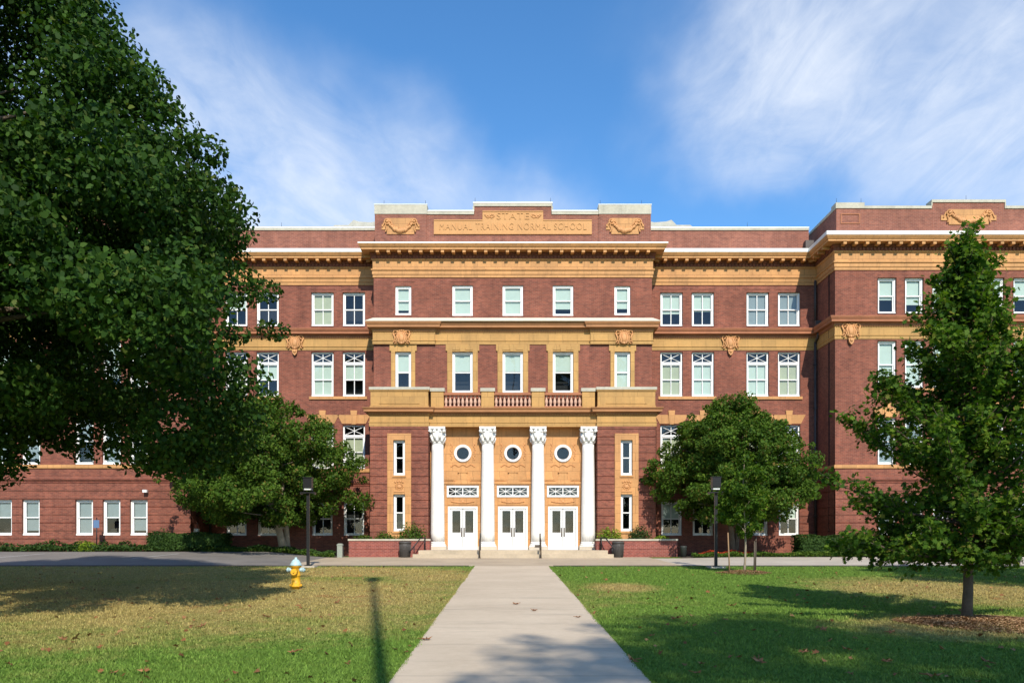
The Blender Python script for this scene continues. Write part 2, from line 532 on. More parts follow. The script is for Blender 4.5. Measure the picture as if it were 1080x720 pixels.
# ------------------------------------------------------------------ mesh helpers
class MB:
    def __init__(s):
        s.v, s.f, s.sm = [], [], []

    def quad(s, *pts, smooth=False):
        i = len(s.v)
        s.v += [tuple(p) for p in pts]
        s.f.append(tuple(range(i, i + len(pts))))
        s.sm.append(smooth)

    def box(s, x0, x1, y0, y1, z0, z1):
        i = len(s.v)
        s.v += [(x, y, z) for z in (z0, z1) for y in (y0, y1) for x in (x0, x1)]
        for f in ((0, 2, 3, 1), (4, 5, 7, 6), (0, 1, 5, 4), (2, 6, 7, 3), (0, 4, 6, 2), (1, 3, 7, 5)):
            s.f.append(tuple(i + k for k in f))
            s.sm.append(False)

    def cbox(s, c, e):
        s.box(c[0] - e[0] / 2, c[0] + e[0] / 2, c[1] - e[1] / 2, c[1] + e[1] / 2, c[2] - e[2] / 2, c[2] + e[2] / 2)

    def prism(s, poly, y0, y1):
        """polygon in x,z extruded along y"""
        i, n = len(s.v), len(poly)
        s.v += [(x, y0, z) for x, z in poly] + [(x, y1, z) for x, z in poly]
        s.f.append(tuple(range(i, i + n)))
        s.f.append(tuple(range(i + 2 * n - 1, i + n - 1, -1)))
        s.sm += [False, False]
        for k in range(n):
            k2 = (k + 1) % n
            s.f.append((i + k, i + n + k, i + n + k2, i + k2))
            s.sm.append(False)

    def lathe(s, prof, c=(0, 0, 0), n=24, rf=None, smooth=True, cap=True):
        i = len(s.v)
        for r, z in prof:
            for k in range(n):
                a = 2 * math.pi * k / n
                rr = r * (rf(k, z) if rf else 1)
                s.v.append((c[0] + rr * math.cos(a), c[1] + rr * math.sin(a), c[2] + z))
        for j in range(len(prof) - 1):
            for k in range(n):
                k2 = (k + 1) % n
                s.f.append((i + j * n + k, i + j * n + k2, i + (j + 1) * n + k2, i + (j + 1) * n + k))
                s.sm.append(smooth)
        if cap:
            s.f.append(tuple(i + k for k in range(n - 1, -1, -1)))
            s.f.append(tuple(i + (len(prof) - 1) * n + k for k in range(n)))
            s.sm += [False, False]

    def tube(s, pts, rad, n=8, smooth=True):
        pts = [Vector(p) for p in pts]
        if not hasattr(rad, '__len__'):
            rad = [rad] * len(pts)
        i = len(s.v)
        ref = Vector((0.3, 0.9, 0.2)).normalized()
        for k, p in enumerate(pts):
            t = (pts[min(k + 1, len(pts) - 1)] - pts[max(k - 1, 0)])
            t = t.normalized() if t.length > 1e-9 else Vector((0, 0, 1))
            rr = ref if abs(t.dot(ref)) < 0.95 else Vector((1, 0, 0))
            a = t.cross(rr).normalized()
            bb = t.cross(a)
            for q in range(n):
                an = 2 * math.pi * (q + 0.5) / n
                s.v.append(tuple(p + (a * math.cos(an) + bb * math.sin(an)) * rad[k]))
        for k in range(len(pts) - 1):
            for q in range(n):
                q2 = (q + 1) % n
                s.f.append((i + k * n + q, i + k * n + q2, i + (k + 1) * n + q2, i + (k + 1) * n + q))
                s.sm.append(smooth)
        s.f.append(tuple(i + q for q in range(n - 1, -1, -1)))
        s.f.append(tuple(i + (len(pts) - 1) * n + q for q in range(n)))
        s.sm += [False, False]

    def ball(s, c, r, nu=10, nv=6):
        if not hasattr(r, '__len__'):
            r = (r, r, r)
        prof = [(math.sin(math.pi * (k + 0.02) / (nv + 0.04)), -math.cos(math.pi * (k + 0.02) / (nv + 0.04))) for k in range(nv + 1)]
        i = len(s.v)
        s.lathe(prof, (0, 0, 0), nu)
        for k in range(i, len(s.v)):
            x, y, z = s.v[k]
            s.v[k] = (c[0] + x * r[0], c[1] + y * r[1], c[2] + z * r[2])

    def sweep(s, path, prof, closed_prof=False):
        """profile (outward offset, z) swept along a plan polyline, outward = right-hand side (-y when the path runs +x)"""
        n = len(path)
        offs = []
        for k in range(n):
            ns = []
            for a, b2 in ((k - 1, k), (k, k + 1)):
                if 0 <= a and b2 < n:
                    dx, dy = path[b2][0] - path[a][0], path[b2][1] - path[a][1]
                    l = math.hypot(dx, dy)
                    ns.append((dy / l, -dx / l))
            if len(ns) == 1:
                offs.append(ns[0])
            else:
                bx, by = ns[0][0] + ns[1][0], ns[0][1] + ns[1][1]
                d = bx * ns[0][0] + by * ns[0][1]
                offs.append((bx / d, by / d))
        i, mP = len(s.v), len(prof)
        for k in range(n):
            for o, z in prof:
                s.v.append((path[k][0] + offs[k][0] * o, path[k][1] + offs[k][1] * o, z))
        for k in range(n - 1):
            for q in range(mP - 1):
                s.f.append((i + k * mP + q, i + (k + 1) * mP + q, i + (k + 1) * mP + q + 1, i + k * mP + q + 1))
                s.sm.append(False)
        for k in (0, n - 1):
            s.f.append(tuple(i + k * mP + q for q in range(mP)))
            s.sm.append(False)

    def build(s, name, mat, parent=None, loc=(0, 0, 0)):
        me = bpy.data.meshes.new(name)
        me.from_pydata(s.v, [], s.f)
        me.polygons.foreach_set('use_smooth', s.sm)
        me.materials.append(M[mat] if isinstance(mat, str) else mat)
        if len(s.f) < 60000 and mat != 'glass':
            bm = bmesh.new()
            bm.from_mesh(me)
            bmesh.ops.recalc_face_normals(bm, faces=bm.faces)
            bm.to_mesh(me)
            bm.free()
        return link(name, me, parent, loc)


def link(name, data, parent=None, loc=(0, 0, 0)):
    o = bpy.data.objects.new(name, data)
    COL.objects.link(o)
    o.location = loc
    if parent:
        o.parent = parent
    return o


def tag(o, label=None, cat=None, group=None, kind=None):
    for k, v in (('label', label), ('category', cat), ('group', group), ('kind', kind)):
        if v:
            o[k] = v
    return o


def thing(name, label, cat, loc=(0, 0, 0), group=None):
    return tag(link(name, None, None, loc), label, cat, group)


def copy_tree(o, parent=None):
    c = o.copy()
    COL.objects.link(c)
    if parent is not None:
        c.parent = parent
    for ch in [x for x in o.children]:
        copy_tree(ch, c)
    return c


def add_text(body, size, depth):
    cu = bpy.data.curves.new('lettering', 'FONT')
    cu.body = body
    cu.size = size
    cu.extrude = depth
    cu.align_x = 'CENTER'
    cu.align_y = 'CENTER'
    cu.space_character = 1.12
    t = bpy.data.objects.new('lettering', cu)
    COL.objects.link(t)
    bpy.context.view_layer.update()
    me = bpy.data.meshes.new_from_object(t.evaluated_get(bpy.context.evaluated_depsgraph_get()))
    bpy.data.objects.remove(t)
    bpy.data.curves.remove(cu)
    return me


# ------------------------------------------------------------------ ground
def sstep(a, b, x):
    t = min(1, max(0, (x - a) / (b - a)))
    return t * t * (3 - 2 * t)


def zfar(x):
    return 0.30 * (1 - sstep(-12.5, -8.8, x)) + 0.07 * sstep(8, 12, x)


def gz(x, y):
    near = -0.95 + 0.0238 * max(-30, min(y, 32.9))
    t = min(1, max(0, (y - 32.9) / (40.6 - 32.9)))
    return near * (1 - t) + zfar(x) * t


def sheet(name, x0, x1, y0, y1, lift, mat, nx=None, ny=None, kind='structure'):
    xs = sorted(set(np.linspace(x0, x1, (nx or max(2, int((x1 - x0) / 1.0))) + 1).tolist()))
    ys = sorted(set(np.linspace(y0, y1, (ny or max(2, int((y1 - y0) / 1.0))) + 1).tolist() + [q for q in (32.9, 40.6, -30) if y0 < q < y1]))
    mb = MB()
    for y in ys:
        for x in xs:
            mb.v.append((x, y, gz(x, y) + lift))
    nX = len(xs)
    for j in range(len(ys) - 1):
        for i in range(nX - 1):
            mb.f.append((j * nX + i, j * nX + i + 1, (j + 1) * nX + i + 1, (j + 1) * nX + i))
            mb.sm.append(True)
    return tag(mb.build(name, mat), kind=kind)


# one ground sheet to the horizon, finer near the viewer
gxs = [-900, -400, -200, -120, -80, -60, -45] + list(np.arange(-36, 36.1, 0.5)) + [45, 60, 80, 120, 200, 400, 900]
gys = [-900, -300, -120, -60, -30, -20] + list(np.arange(-12, 32.5, 1.5)) + [32.9, 34, 36, 38, 40.6, 42, 46, 60, 100, 300, 1500]
mb = MB()
for y in gys:
    for x in gxs:
        mb.v.append((x, y, gz(x, y)))
for j in range(len(gys) - 1):
    for i in range(len(gxs) - 1):
        n_ = len(gxs)
        mb.f.append((j * n_ + i, j * n_ + i + 1, (j + 1) * n_ + i + 1, (j + 1) * n_ + i))
        mb.sm.append(True)
tag(mb.build('lawn_ground', 'turf'), kind='structure')

WX0, WX1 = -1.38, 1.66
# walkway: a slab standing 2 cm over the turf, with real edges
mb = MB()
prev = None
for y in np.linspace(-20, 32.6, 60):
    z = gz(0, y)
    row = [(WX0, y, z - 0.05), (WX0, y, z + 0.022), (WX1, y, z + 0.022), (WX1, y, z - 0.05)]
    if prev:
        for k in range(3):
            mb.quad(prev[k], prev[k + 1], row[k + 1], row[k])
    prev = row
mb.quad(*prev)
tag(mb.build('walkway', 'walk_concrete'), kind='structure')

sheet('driveway', -9.2, 7.2, 33.25, 41.35, 0.008, 'road_concrete', 60, 16)
sheet('parking_lot', -70, -9.2, 33.25, 40.4, 0.008, 'asphalt', 80, 10)
sheet('sidewalk', 7.2, 70, 33.25, 39.6, 0.008, 'pale_concrete', 80, 10)
for x0, x1 in ((-70, WX0 - 0.25), (WX1 + 0.2, 70)):
    sheet('gutter', x0, x1, 32.62, 33.25, 0.006, 'gutter_asphalt', 90, 2)
sheet('walkway_apron', WX0 - 0.25, WX1 + 0.2, 32.6, 33.25, 0.012, 'road_concrete', 4, 2)
sheet('planting_bed', -70, -8.72, 40.4, 44.25, 0.012, 'soil', 80, 4)
sheet('planting_bed', 8.72, 70, 39.6, 44.25, 0.012, 'soil', 80, 6)
# bay lines in the parking lot
for x in (-24.2, -17.6):
    mb = MB()
    pr = None
    for y in np.linspace(36.4, 39.2, 6):
        xx = x + (y - 35.2) * 0.35
        row = [(xx - 0.05, y, gz(xx, y) + 0.014), (xx + 0.05, y, gz(xx, y) + 0.014)]
        if pr:
            mb.quad(pr[0], pr[1], row[1], row[0])
        pr = row
    tag(mb.build('parking_line', 'line_paint'), kind='structure')

# ------------------------------------------------------------------ the school building
XO, YC = 0.25, 43.1
yW, yP, yC_, yQ, yB = 1.3, -1.2, 0.0, -0.8, -0.14       # facade planes, relative to the centre block
XC, XI, XE = 7.53, 16.95, 30.95
bld = thing('school_building', 'long three-storey red brick school with ochre terracotta bands and white columned entrance', 'building', (XO, YC, 0))

LETTER = None


def wall(mb, u0, u1, segs, openings, mp, depth=0.22):
    """wall sheet with real openings; segs = [(z0, z1, d)] where d is how far that course stands back (negative = proud)"""
    us = sorted({u0, u1} | {o[0] for o in openings} | {o[1] for o in openings})
    us = [u for u in us if u0 - 1e-6 <= u <= u1 + 1e-6]

    def hole(u, z):
        return any(o[0] < u < o[1] and o[2] < z < o[3] for o in openings)

    prev = None
    for z0, z1, d in segs:
        zs = [z0] + sorted(z for o in openings for z in (o[2], o[3]) if z0 < z < z1) + [z1]
        zs = sorted(set(zs))
        for a, b2 in zip(us[:-1], us[1:]):
            for c, e in zip(zs[:-1], zs[1:]):
                if not hole((a + b2) / 2, (c + e) / 2):
                    mb.quad(mp(a, d, c), mp(b2, d, c), mp(b2, d, e), mp(a, d, e))
            if prev is not None and abs(prev - d) > 1e-6 and not hole((a + b2) / 2, z0 + 1e-4):
                mb.quad(mp(a, prev, z0), mp(b2, prev, z0), mp(b2, d, z0), mp(a, d, z0))
        prev = d
    dmin = min(sg[2] for sg in segs)
    for a, b2, c, e in openings:
        mb.quad(mp(a, dmin + 0.001, c), mp(a, depth, c), mp(a, depth, e), mp(a, dmin + 0.001, e))
        mb.quad(mp(b2, dmin + 0.001, c), mp(b2, depth, c), mp(b2, depth, e), mp(b2, dmin + 0.001, e))
        mb.quad(mp(a, dmin + 0.001, c), mp(a, depth, c), mp(b2, depth, c), mp(b2, dmin + 0.001, c))
        mb.quad(mp(a, dmin + 0.001, e), mp(a, depth, e), mp(b2, depth, e), mp(b2, dmin + 0.001, e))


def rustic(z0, z1, course=0.42, gap=0.045, proud=-0.035):
    out, z = [], z0
    while z < z1 - 0.02:
        t = min(z + course - gap, z1)
        out.append((z, t, proud))
        if t < z1:
            out.append((t, min(t + gap, z1), 0.0))
        z += course
    return out


Z = dict(g=(1.14, 3.01), a=(4.86, 7.30), b=(8.88, 11.36), c=(12.79, 14.67))
WCOL = (8.85, 10.60, 13.65, 15.40)
PCOL = (19.67, 21.10, 22.54, 25.34, 26.80, 28.25)
WW, PW = 1.24, 0.98


def front(y):
    return lambda u, d, z: (u, y + d, z)


def side(x, sgn):
    """return wall at x whose outside faces sgn; u runs along y"""
    return lambda u, d, z: (x - sgn * d, u, z)


wing_open, pav_open = [], []
for c in WCOL:
    for k, (z0, z1) in Z.items():
        w = WW if k != 'g' else 1.14
        wing_open.append((c - w / 2, c + w / 2, z0, z1))
for c in PCOL:
    for k, (z0, z1) in Z.items():
        w = PW if k != 'g' else 0.93
        pav_open.append((c - w / 2, c + w / 2, z0, z1))

base_segs = [(-0.3, 0.55, -0.05)] + rustic(0.55, 3.98) + [(3.98, 15.2, 0.0)]


def mirror(ops):
    return [(-b2, -a, c, e) for a, b2, c, e in ops]


for sg in (1, -1):
    ow = wing_open if sg > 0 else mirror(wing_open)
    op = pav_open if sg > 0 else mirror(pav_open)
    mb = MB()
    wall(mb, *((XC, XI) if sg > 0 else (-XI, -XC)), base_segs, ow, front(yW))
    mb.build('wing_wall', 'brick', bld)
    mb = MB()
    wall(mb, *((XI, XE) if sg > 0 else (-XE, -XI)), base_segs, op, front(yP))
    wall(mb, yP, yW, base_segs, [], side(sg * XI, -sg))
    wall(mb, yP, yW + 14, base_segs, [], side(sg * XE, sg))
    mb.build('pavilion_wall', 'brick', bld)

CC3 = [(-5.93, 0.86), (-2.72, 1.11), (0.0, 1.11), (2.72, 1.11), (5.93, 0.86)]
cen_open = []
for x, w in CC3:
    cen_open.append((x - w / 2, x + w / 2, 13.01 if w > 1 else 13.05, 14.66 if w > 1 else 14.62))
    cen_open.append((x - w / 2, x + w / 2, 8.86, 11.06))
mb = MB()
wall(mb, -XC, XC, [(6.9, 15.2, 0.0)], cen_open, front(yC_))
for sg in (1, -1):
    wall(mb, yC_, yW, [(-0.3, 15.2, 0.0)], [], side(sg * XC, sg))
mb.build('centre_wall', 'brick', bld)

# portico piers
PX0, PX1 = 4.48, 7.58
pier_open_r = [(6.03 - 0.31, 6.03 + 0.31, 4.32, 6.19), (6.03 - 0.31, 6.03 + 0.31, 1.36, 3.32)]
for sg in (1, -1):
    mb = MB()
    segs = [(-0.2, 0.5, -0.05)] + rustic(0.5, 6.93)
    wall(mb, *((PX0, PX1) if sg > 0 else (-PX1, -PX0)), segs, pier_open_r if sg > 0 else mirror(pier_open_r), front(yQ))
    wall(mb, yQ, yC_, segs, [], side(sg * PX1, sg))
    wall(mb, yQ, yB, segs, [], side(sg * PX0, -sg))
    mb.build('pier_wall', 'brick', bld)
    # ochre surround with two narrow lights and a relief panel between them
    mb = MB()
    x = sg * 6.03
    yf = yQ - 0.085
    for a, b2, c, e in ((-.63, -.31, .95, 6.54), (.31, .63, .95, 6.54), (-.31, .31, 6.19, 6.54), (-.31, .31, 3.32, 4.32), (-.31, .31, .95, 1.36)):
        mb.box(x + a, x + b2, yf, yQ + 0.05, c, e)
    mb.box(x - .36, x + .36, yf - 0.05, yf + 0.02, 4.22, 4.31)
    mb.box(x - .36, x + .36, yf - 0.06, yf + 0.02, 1.25, 1.355)
    mb.build('window_surround', 'terracotta', bld)

# back wall of the portico, ochre, with doors, transoms and round lights
BX = 4.48
BAY = (-2.70, 0.0, 2.70)
back_open = []
for x in BAY:
    back_open.append((x - 0.80, x + 0.80, 0.37, 2.70))
    back_open.append((x - 0.86, x + 0.86, 3.20, 3.82))
    back_open.append((x - 0.33, x + 0.33, 5.22, 5.88))
mb = MB()
wall(mb, -BX, BX, [(0.2, 6.95, 0.0)], back_open, front(yB), 0.16)
# round rim that fills the square opening
for x in BAY:
    n = 32
    for k in range(n):
        a0, a1 = 2 * math.pi * k / n, 2 * math.pi * (k + 1) / n

        def sq(a):
            c_, s_ = math.cos(a), math.sin(a)
            q = 0.36 / max(abs(c_), abs(s_))
            return (x + c_ * q, yB - 0.004, 5.55 + s_ * q)

        def ci(a, y):
            return (x + math.cos(a) * 0.325, y, 5.55 + math.sin(a) * 0.325)
        mb.quad(sq(a0), sq(a1), ci(a1, yB - 0.004), ci(a0, yB - 0.004))
        mb.quad(ci(a0, yB - 0.004), ci(a1, yB - 0.004), ci(a1, yB + 0.16), ci(a0, yB + 0.16))
mb.build('porch_wall', 'terracotta', bld)

# ornament on the porch wall
for x in BAY:
    mb = MB()
    for sg in (1, -1):
        mb.box(x + sg * 0.93 - 0.05, x + sg * 0.93 + 0.05, yB - 0.05, yB, 0.4, 4.0)       # architrave of the door
    mb.box(x - 1.04, x + 1.04, yB - 0.09, yB, 3.90, 4.02)
    mb.prism([(x - 0.32, 4.02), (x - 0.20, 4.52), (x + 0.20, 4.52), (x + 0.32, 4.02)], yB - 0.07, yB - 0.001)
    mb.box(x - 0.26, x + 0.26, yB - 0.10, yB - 0.002, 4.52, 4.60)
    for sg in (1, -1):
        mb.box(x + sg * 0.70 - 0.30, x + sg * 0.70 + 0.30, yB - 0.03, yB - 0.001, 4.08, 4.30)
        mb.box(x + sg * 0.70 - 0.24, x + sg * 0.70 + 0.24, yB - 0.045, yB - 0.001, 4.13, 4.25)
    # apron panel between door and transom
    mb.box(x - 0.80, x + 0.80, yB - 0.03, yB - 0.001, 2.78, 3.12)
    mb.build('door_architrave', 'terracotta', bld)
    mb = MB()
    for k in range(15):
        t = (k - 7) / 7
        mb.ball((x + t * 0.58, yB - 0.045, 2.97 - 0.07 * (1 - t * t)), (0.055, 0.035, 0.045), 8, 5)
    mb.ball((x, yB - 0.04, 2.96), (0.10, 0.05, 0.08))
    mb.build('relief', 'terracotta_relief', bld)
    mb = MB()
    # wavy label mould under the round light and side scrolls
    for k in range(21):
        t = (k - 10) / 10
        mb.ball((x + t * 0.62, yB - 0.012, 4.90 + 0.05 * math.cos(t * 9)), (0.05, 0.03, 0.03), 6, 4)
    mb.build('label_mould', 'terracotta_relief', bld)
    for sg in (1, -1):
        mb = MB()
        for zz in (5.25, 5.35, 5.45, 5.55, 5.65, 5.75, 5.85, 5.95, 6.05):
            mb.ball((x + sg * (0.64 - .16 * abs(zz - 5.65) ** 1.5 + .03 * math.sin(zz * 22)), yB - 0.008, zz), (0.045, 0.028, 0.06), 6, 4)
        mb.build('scroll_relief', 'terracotta_relief', bld)

# round windows
for x in BAY:
    mb = MB()
    n = 40
    prof = [(0.335, yB + 0.05), (0.335, yB - 0.07), (0.39, yB - 0.09), (0.44, yB - 0.09), (0.475, yB - 0.05), (0.475, yB)]
    for k in range(n):
        a0, a1 = 2 * math.pi * k / n, 2 * math.pi * (k + 1) / n
        for (r0, y0), (r1, y1) in zip(prof[:-1], prof[1:]):
            mb.quad((x + math.cos(a0) * r0, y0, 5.55 + math.sin(a0) * r0), (x + math.cos(a1) * r0, y0, 5.55 + math.sin(a1) * r0),
                    (x + math.cos(a1) * r1, y1, 5.55 + math.sin(a1) * r1), (x + math.cos(a0) * r1, y1, 5.55 + math.sin(a0) * r1), smooth=True)
    w = mb.build('round_window', 'white_paint', bld)
    mb = MB()
    mb.quad(*[(x + math.cos(2 * math.pi * k / n) * 0.336, yB + 0.03, 5.55 + math.sin(2 * math.pi * k / n) * 0.336) for k in range(n)])
    mb.build('pane', 'glass', w)

# near-black panels close behind the glass, the rooms' darkness put into their colour
mb = MB()
for a, b2, y in ((-XE + .05, -XI + .05, yP), (XI - .05, XE - .05, yP), (-XI + .05, -XC + .1, yW), (XC - .1, XI - .05, yW), (-XC + .05, XC - .05, yC_)):
    mb.quad((a, y + 0.75, -0.3), (b2, y + 0.75, -0.3), (b2, y + 0.75, 15.2), (a, y + 0.75, 15.2))
mb.build('room_dark_panel', 'room_dark', bld)
mb = MB()
mb.quad((-XE, yW + 14, -0.3), (XE, yW + 14, -0.3), (XE, yW + 14, 16.6), (-XE, yW + 14, 16.6))
mb.build('rear_wall', 'brick', bld)
mb = MB()
mb.quad((-XE, yW + .3, 16.6), (XE, yW + .3, 16.6), (XE, yW + 14, 16.6), (-XE, yW + 14, 16.6))
for a, b2, y in ((-XE, -XI, yP), (XI, XE, yP), (-XC, XC, yC_)):
    mb.quad((a, y + .02, 16.58), (b2, y + .02, 16.58), (b2, yW + .4, 16.58), (a, yW + .4, 16.58))
mb.build('roof', 'roof_felt', bld)


# ---- windows
def win_mesh(w, h, kind):
    f = 0.085
    mb = MB()
    mb.box(-w / 2, -w / 2 + f, 0, 0.12, 0, h)
    mb.box(w / 2 - f, w / 2, 0, 0.12, 0, h)
    mb.box(-w / 2 + f, w / 2 - f, 0, 0.12, h - f, h)
    mb.box(-w / 2 - 0.02, w / 2 + 0.02, -0.05, 0.13, -0.005, f * 0.9)
    lo, hi = f * 0.9, h - f
    xi = w / 2 - f
    panes = []
    if kind == 'transom':
        t0 = h - 0.62
        mb.box(-xi, xi, 0, 0.12, t0 - 0.05, t0 + 0.07)
        a, b2 = t0 + 0.07, hi
        mb.box(-0.018, 0.018, 0.03, 0.075, a, b2)
        for s1 in (1, -1):
            mb.tube([(-xi, 0.052, a if s1 > 0 else b2), (xi, 0.052, b2 if s1 > 0 else a)], 0.021, 4, False)
        panes.append((a, b2))
        hi = t0 - 0.05
    s_ = 0.055
    mid = (lo + hi) / 2
    for a, b2, y in ((mid - 0.02, hi, 0.03), (lo, mid + 0.02, 0.055)):
        mb.box(-xi, -xi + s_, y, y + 0.04, a, b2)
        mb.box(xi - s_, xi, y, y + 0.04, a, b2)
        mb.box(-xi + s_, xi - s_, y + .001, y + 0.041, a, a + s_)
        mb.box(-xi + s_, xi - s_, y + .001, y + 0.041, b2 - s_, b2)
        if kind != 'single':
            mb.box(-0.02, 0.02, y + 0.002, y + 0.038, a + s_, b2 - s_)
        panes.append((a + s_, b2 - s_))
    pm = MB()
    pm.quad((-xi + 0.005, 0.09, f), (xi - 0.005, 0.09, f), (xi - 0.005, 0.09, h - f), (-xi + 0.005, 0.09, h - f))
    return mb, pm, (lo, hi, xi)


WINCACHE = {}


def place_window(x, y, z0, w, h, kind, blind, bmat, name='window', glass='glass'):
    key = (round(w, 3), round(h, 3), kind)
    if key not in WINCACHE:
        a, b2, info = win_mesh(w - 0.004, h - 0.004, kind)
        oa = a.build(name, 'white_paint', bld)
        ob = b2.build('pane', glass, oa)
        WINCACHE[key] = (oa, ob, info)
        o = oa
    else:
        oa, ob, info = WINCACHE[key]
        o = oa.copy()
        COL.objects.link(o)
        pb = ob.copy()
        COL.objects.link(pb)
        pb.parent = o
    o.location = (x, y + 0.08, z0 + 0.002)
    lo, hi, xi = info
    if blind > 0:
        bm_ = MB()
        zb = hi - (hi - lo) * blind
        bm_.box(-xi + 0.01, xi - 0.01, 0.135, 0.142, zb, hi)
        bm_.build('blind', bmat, o)
    return o


wr = random.Random(5)
for sg in (1, -1):
    for ci, c in enumerate(WCOL):
        for k, (z0, z1) in Z.items():
            w = WW if k != 'g' else 1.14
            kind = {'g': 'double', 'a': 'transom', 'b': 'transom', 'c': 'double'}[k]
            bl = {'g': wr.choice([0, 0.5]), 'a': wr.choice([0.5, 1.0, 0.96]), 'b': wr.choice([1.0, 1.0, 0.5]), 'c': wr.choice([0, 0.55, 0.7, 1.0])}[k]
            bm_ = {'g': 'blind_pale', 'a': 'blind_cream', 'b': wr.choice(['blind_cream', 'blind_pale'] if sg < 0 else ['blind_pale', 'blind_pale', 'blind_cream']), 'c': 'blind_pale'}[k]
            if k == 'c':
                if sg > 0:
                    bl, bm_ = [(0.62, 'blind_pale'), (0.55, 'blind_pale'), (1.0, 'blind_grey'), (1.0, 'blind_grey')][ci]
                else:
                    bl, bm_ = [(0, 'blind_pale'), (1.0, 'blind_cream'), (0.0, 'blind_cream'), (.5, 'blind_pale')][ci]
            place_window(sg * c, yW, z0, w, z1 - z0, kind, bl, bm_)
    for ci, c in enumerate(PCOL):
        for k, (z0, z1) in Z.items():
            w = PW if k != 'g' else 0.93
            bl = {'g': wr.choice([1.0, 1.0, 0.5, 0.9]), 'a': wr.choice([0.5, 0.9, 1.0]), 'b': wr.choice([0.8, 1.0]), 'c': wr.choice([0.7, 0.75, 0.6])}[k]
            bm_ = 'blind_pale' if k in 'bc' else 'blind_grey'
            place_window(sg * c, yP, z0, w, z1 - z0, 'single', bl, bm_)
B3 = (0.84, 1.0, 1.0, 0.78, 0.78)
B2 = (0.5, 0.46, 0.46, 0.46, 0.97)
for i, (x, w) in enumerate(CC3):
    z0, z1 = (13.01, 14.66) if w > 1 else (13.05, 14.62)
    place_window(x, yC_, z0, w, z1 - z0, 'single', B3[i], 'blind_pale')
    place_window(x, yC_, 8.86, w, 2.2, 'single', B2[i], 'blind_pale')
for sg in (1, -1):
    place_window(sg * 6.03, yQ, 4.32, 0.62, 1.87, 'single', 0, 'blind_pale')
    place_window(sg * 6.03, yQ, 1.36, 0.62, 1.96, 'single', 0, 'blind_pale')
    if sg < 0:
        pass

# transom windows over the doors
for x in BAY:
    mb = MB()
    w, z0, z1, y = 0.858, 3.202, 3.818, yB
    mb.box(x - w, x - w + .10, y - .05, y + .1, z0, z1)
    mb.box(x + w - .10, x + w, y - .05, y + .1, z0, z1)
    mb.box(x - w + .1, x + w - .1, y - .05, y + .1, z0, z0 + .1)
    mb.box(x - w + .1, x + w - .1, y - .05, y + .1, z1 - .1, z1)
    a, b2 = z0 + .1, z1 - .1
    for q in (-1, 1):
        xa, xb = (x - w + .1, x - .02) if q < 0 else (x + .02, x + w - .1)
        xm = (xa + xb) / 2
        for p0, p1 in (((xa, a), (xb, b2)), ((xa, b2), (xb, a)), ((xa, (a + b2) / 2), (xb, (a + b2) / 2)), ((xm, a), (xm, b2))):
            mb.tube([(p0[0], y + .02, p0[1]), (p1[0], y + .02, p1[1])], 0.017, 4, False)
    mb.box(x - .025, x + .025, y - .02, y + .06, a, b2)
    t = mb.build('transom_window', 'white_paint', bld)
    mb = MB()
    mb.quad((x - w + .09, y + .05, a), (x + w - .09, y + .05, a), (x + w - .09, y + .05, b2), (x - w + .09, y + .05, b2))
    mb.build('pane', 'glass', t)

# doors: two leaves to each bay
for x in BAY:
    mb = MB()
    mb.box(x - .798, x - .70, yB - .03, yB + .12, .37, 2.698)
    mb.box(x + .70, x + .798, yB - .03, yB + .12, .37, 2.698)
    mb.box(x - .70, x + .70, yB - .03, yB + .12, 2.60, 2.698)
    mb.box(x - .80, x + .80, yB - .10, yB + .12, .36, .40)
    mb.build('door_frame', 'white_paint', bld)
    for sg in (1, -1):
        xa, xb = sorted((x + sg * .022, x + sg * .675))
        y = yB + .03
        mb = MB()
        xm = (xa + xb) / 2
        mb.box(xa, xa + .105, y, y + .05, .40, 2.59)
        mb.box(xb - .105, xb, y, y + .05, .40, 2.59)
        mb.box(xa + .105, xb - .105, y, y + .05, .40, 1.29)
        mb.box(xa + .105, xb - .105, y, y + .05, 2.47, 2.59)
        mb.box(xa + .17, xb - .17, y - .012, y, .62, 1.14)
        d = mb.build('door', 'white_paint', bld)
        mb = MB()
        mb.quad((xa + .105, y + .02, 1.29), (xb - .105, y + .02, 1.29), (xb - .105, y + .02, 2.47), (xa + .105, y + .02, 2.47))
        mb.build('pane', 'glass', d)
        mb = MB()
        hx = x + sg * .075
        mb.tube([(hx, y - .005, 1.12), (hx, y - .07, 1.14), (hx, y - .07, 1.50), (hx, y - .005, 1.52)], 0.016, 8)
        mb.box(hx - .03, hx + .03, y - .012, y - .001, 1.06, 1.56)
        mb.build('handle', 'bronze_metal', d)
    mb = MB()
    mb.box(x - .02, x + .02, yB + .035, yB + .07, .40, 2.6)
    mb.box(x - .70, x - .677, yB + .04, yB + .07, .40, 2.6)
    mb.box(x + .677, x + .70, yB + .04, yB + .07, .40, 2.6)
    mb.build('door_astragal', 'door_grey', bld)

# ---- entablature, belt, cornices
FULL = [(-XE, yP + 6), (-XE, yP), (-XI, yP), (-XI, yW), (-XC, yW), (-XC, yC_), (XC, yC_), (XC, yW), (XI, yW), (XI, yP), (XE, yP), (XE, yP + 6)]
mb = MB()
mb.sweep(FULL, [(0, 15.07), (.045, 15.07), (.045, 15.23), (.075, 15.235), (.075, 15.42), (.13, 15.45), (.13, 15.51), (.05, 15.53), (.05, 15.96), (.09, 15.98), (.12, 16.04), (.12, 16.06), (0, 16.06)])
mb.build('entablature', 'terracotta', bld)
mb = MB()
mb.sweep(FULL, [(0, 16.391), (.60, 16.391), (.60, 16.50), (.64, 16.51), (.70, 16.62), (.72, 16.67), (0, 16.675)])


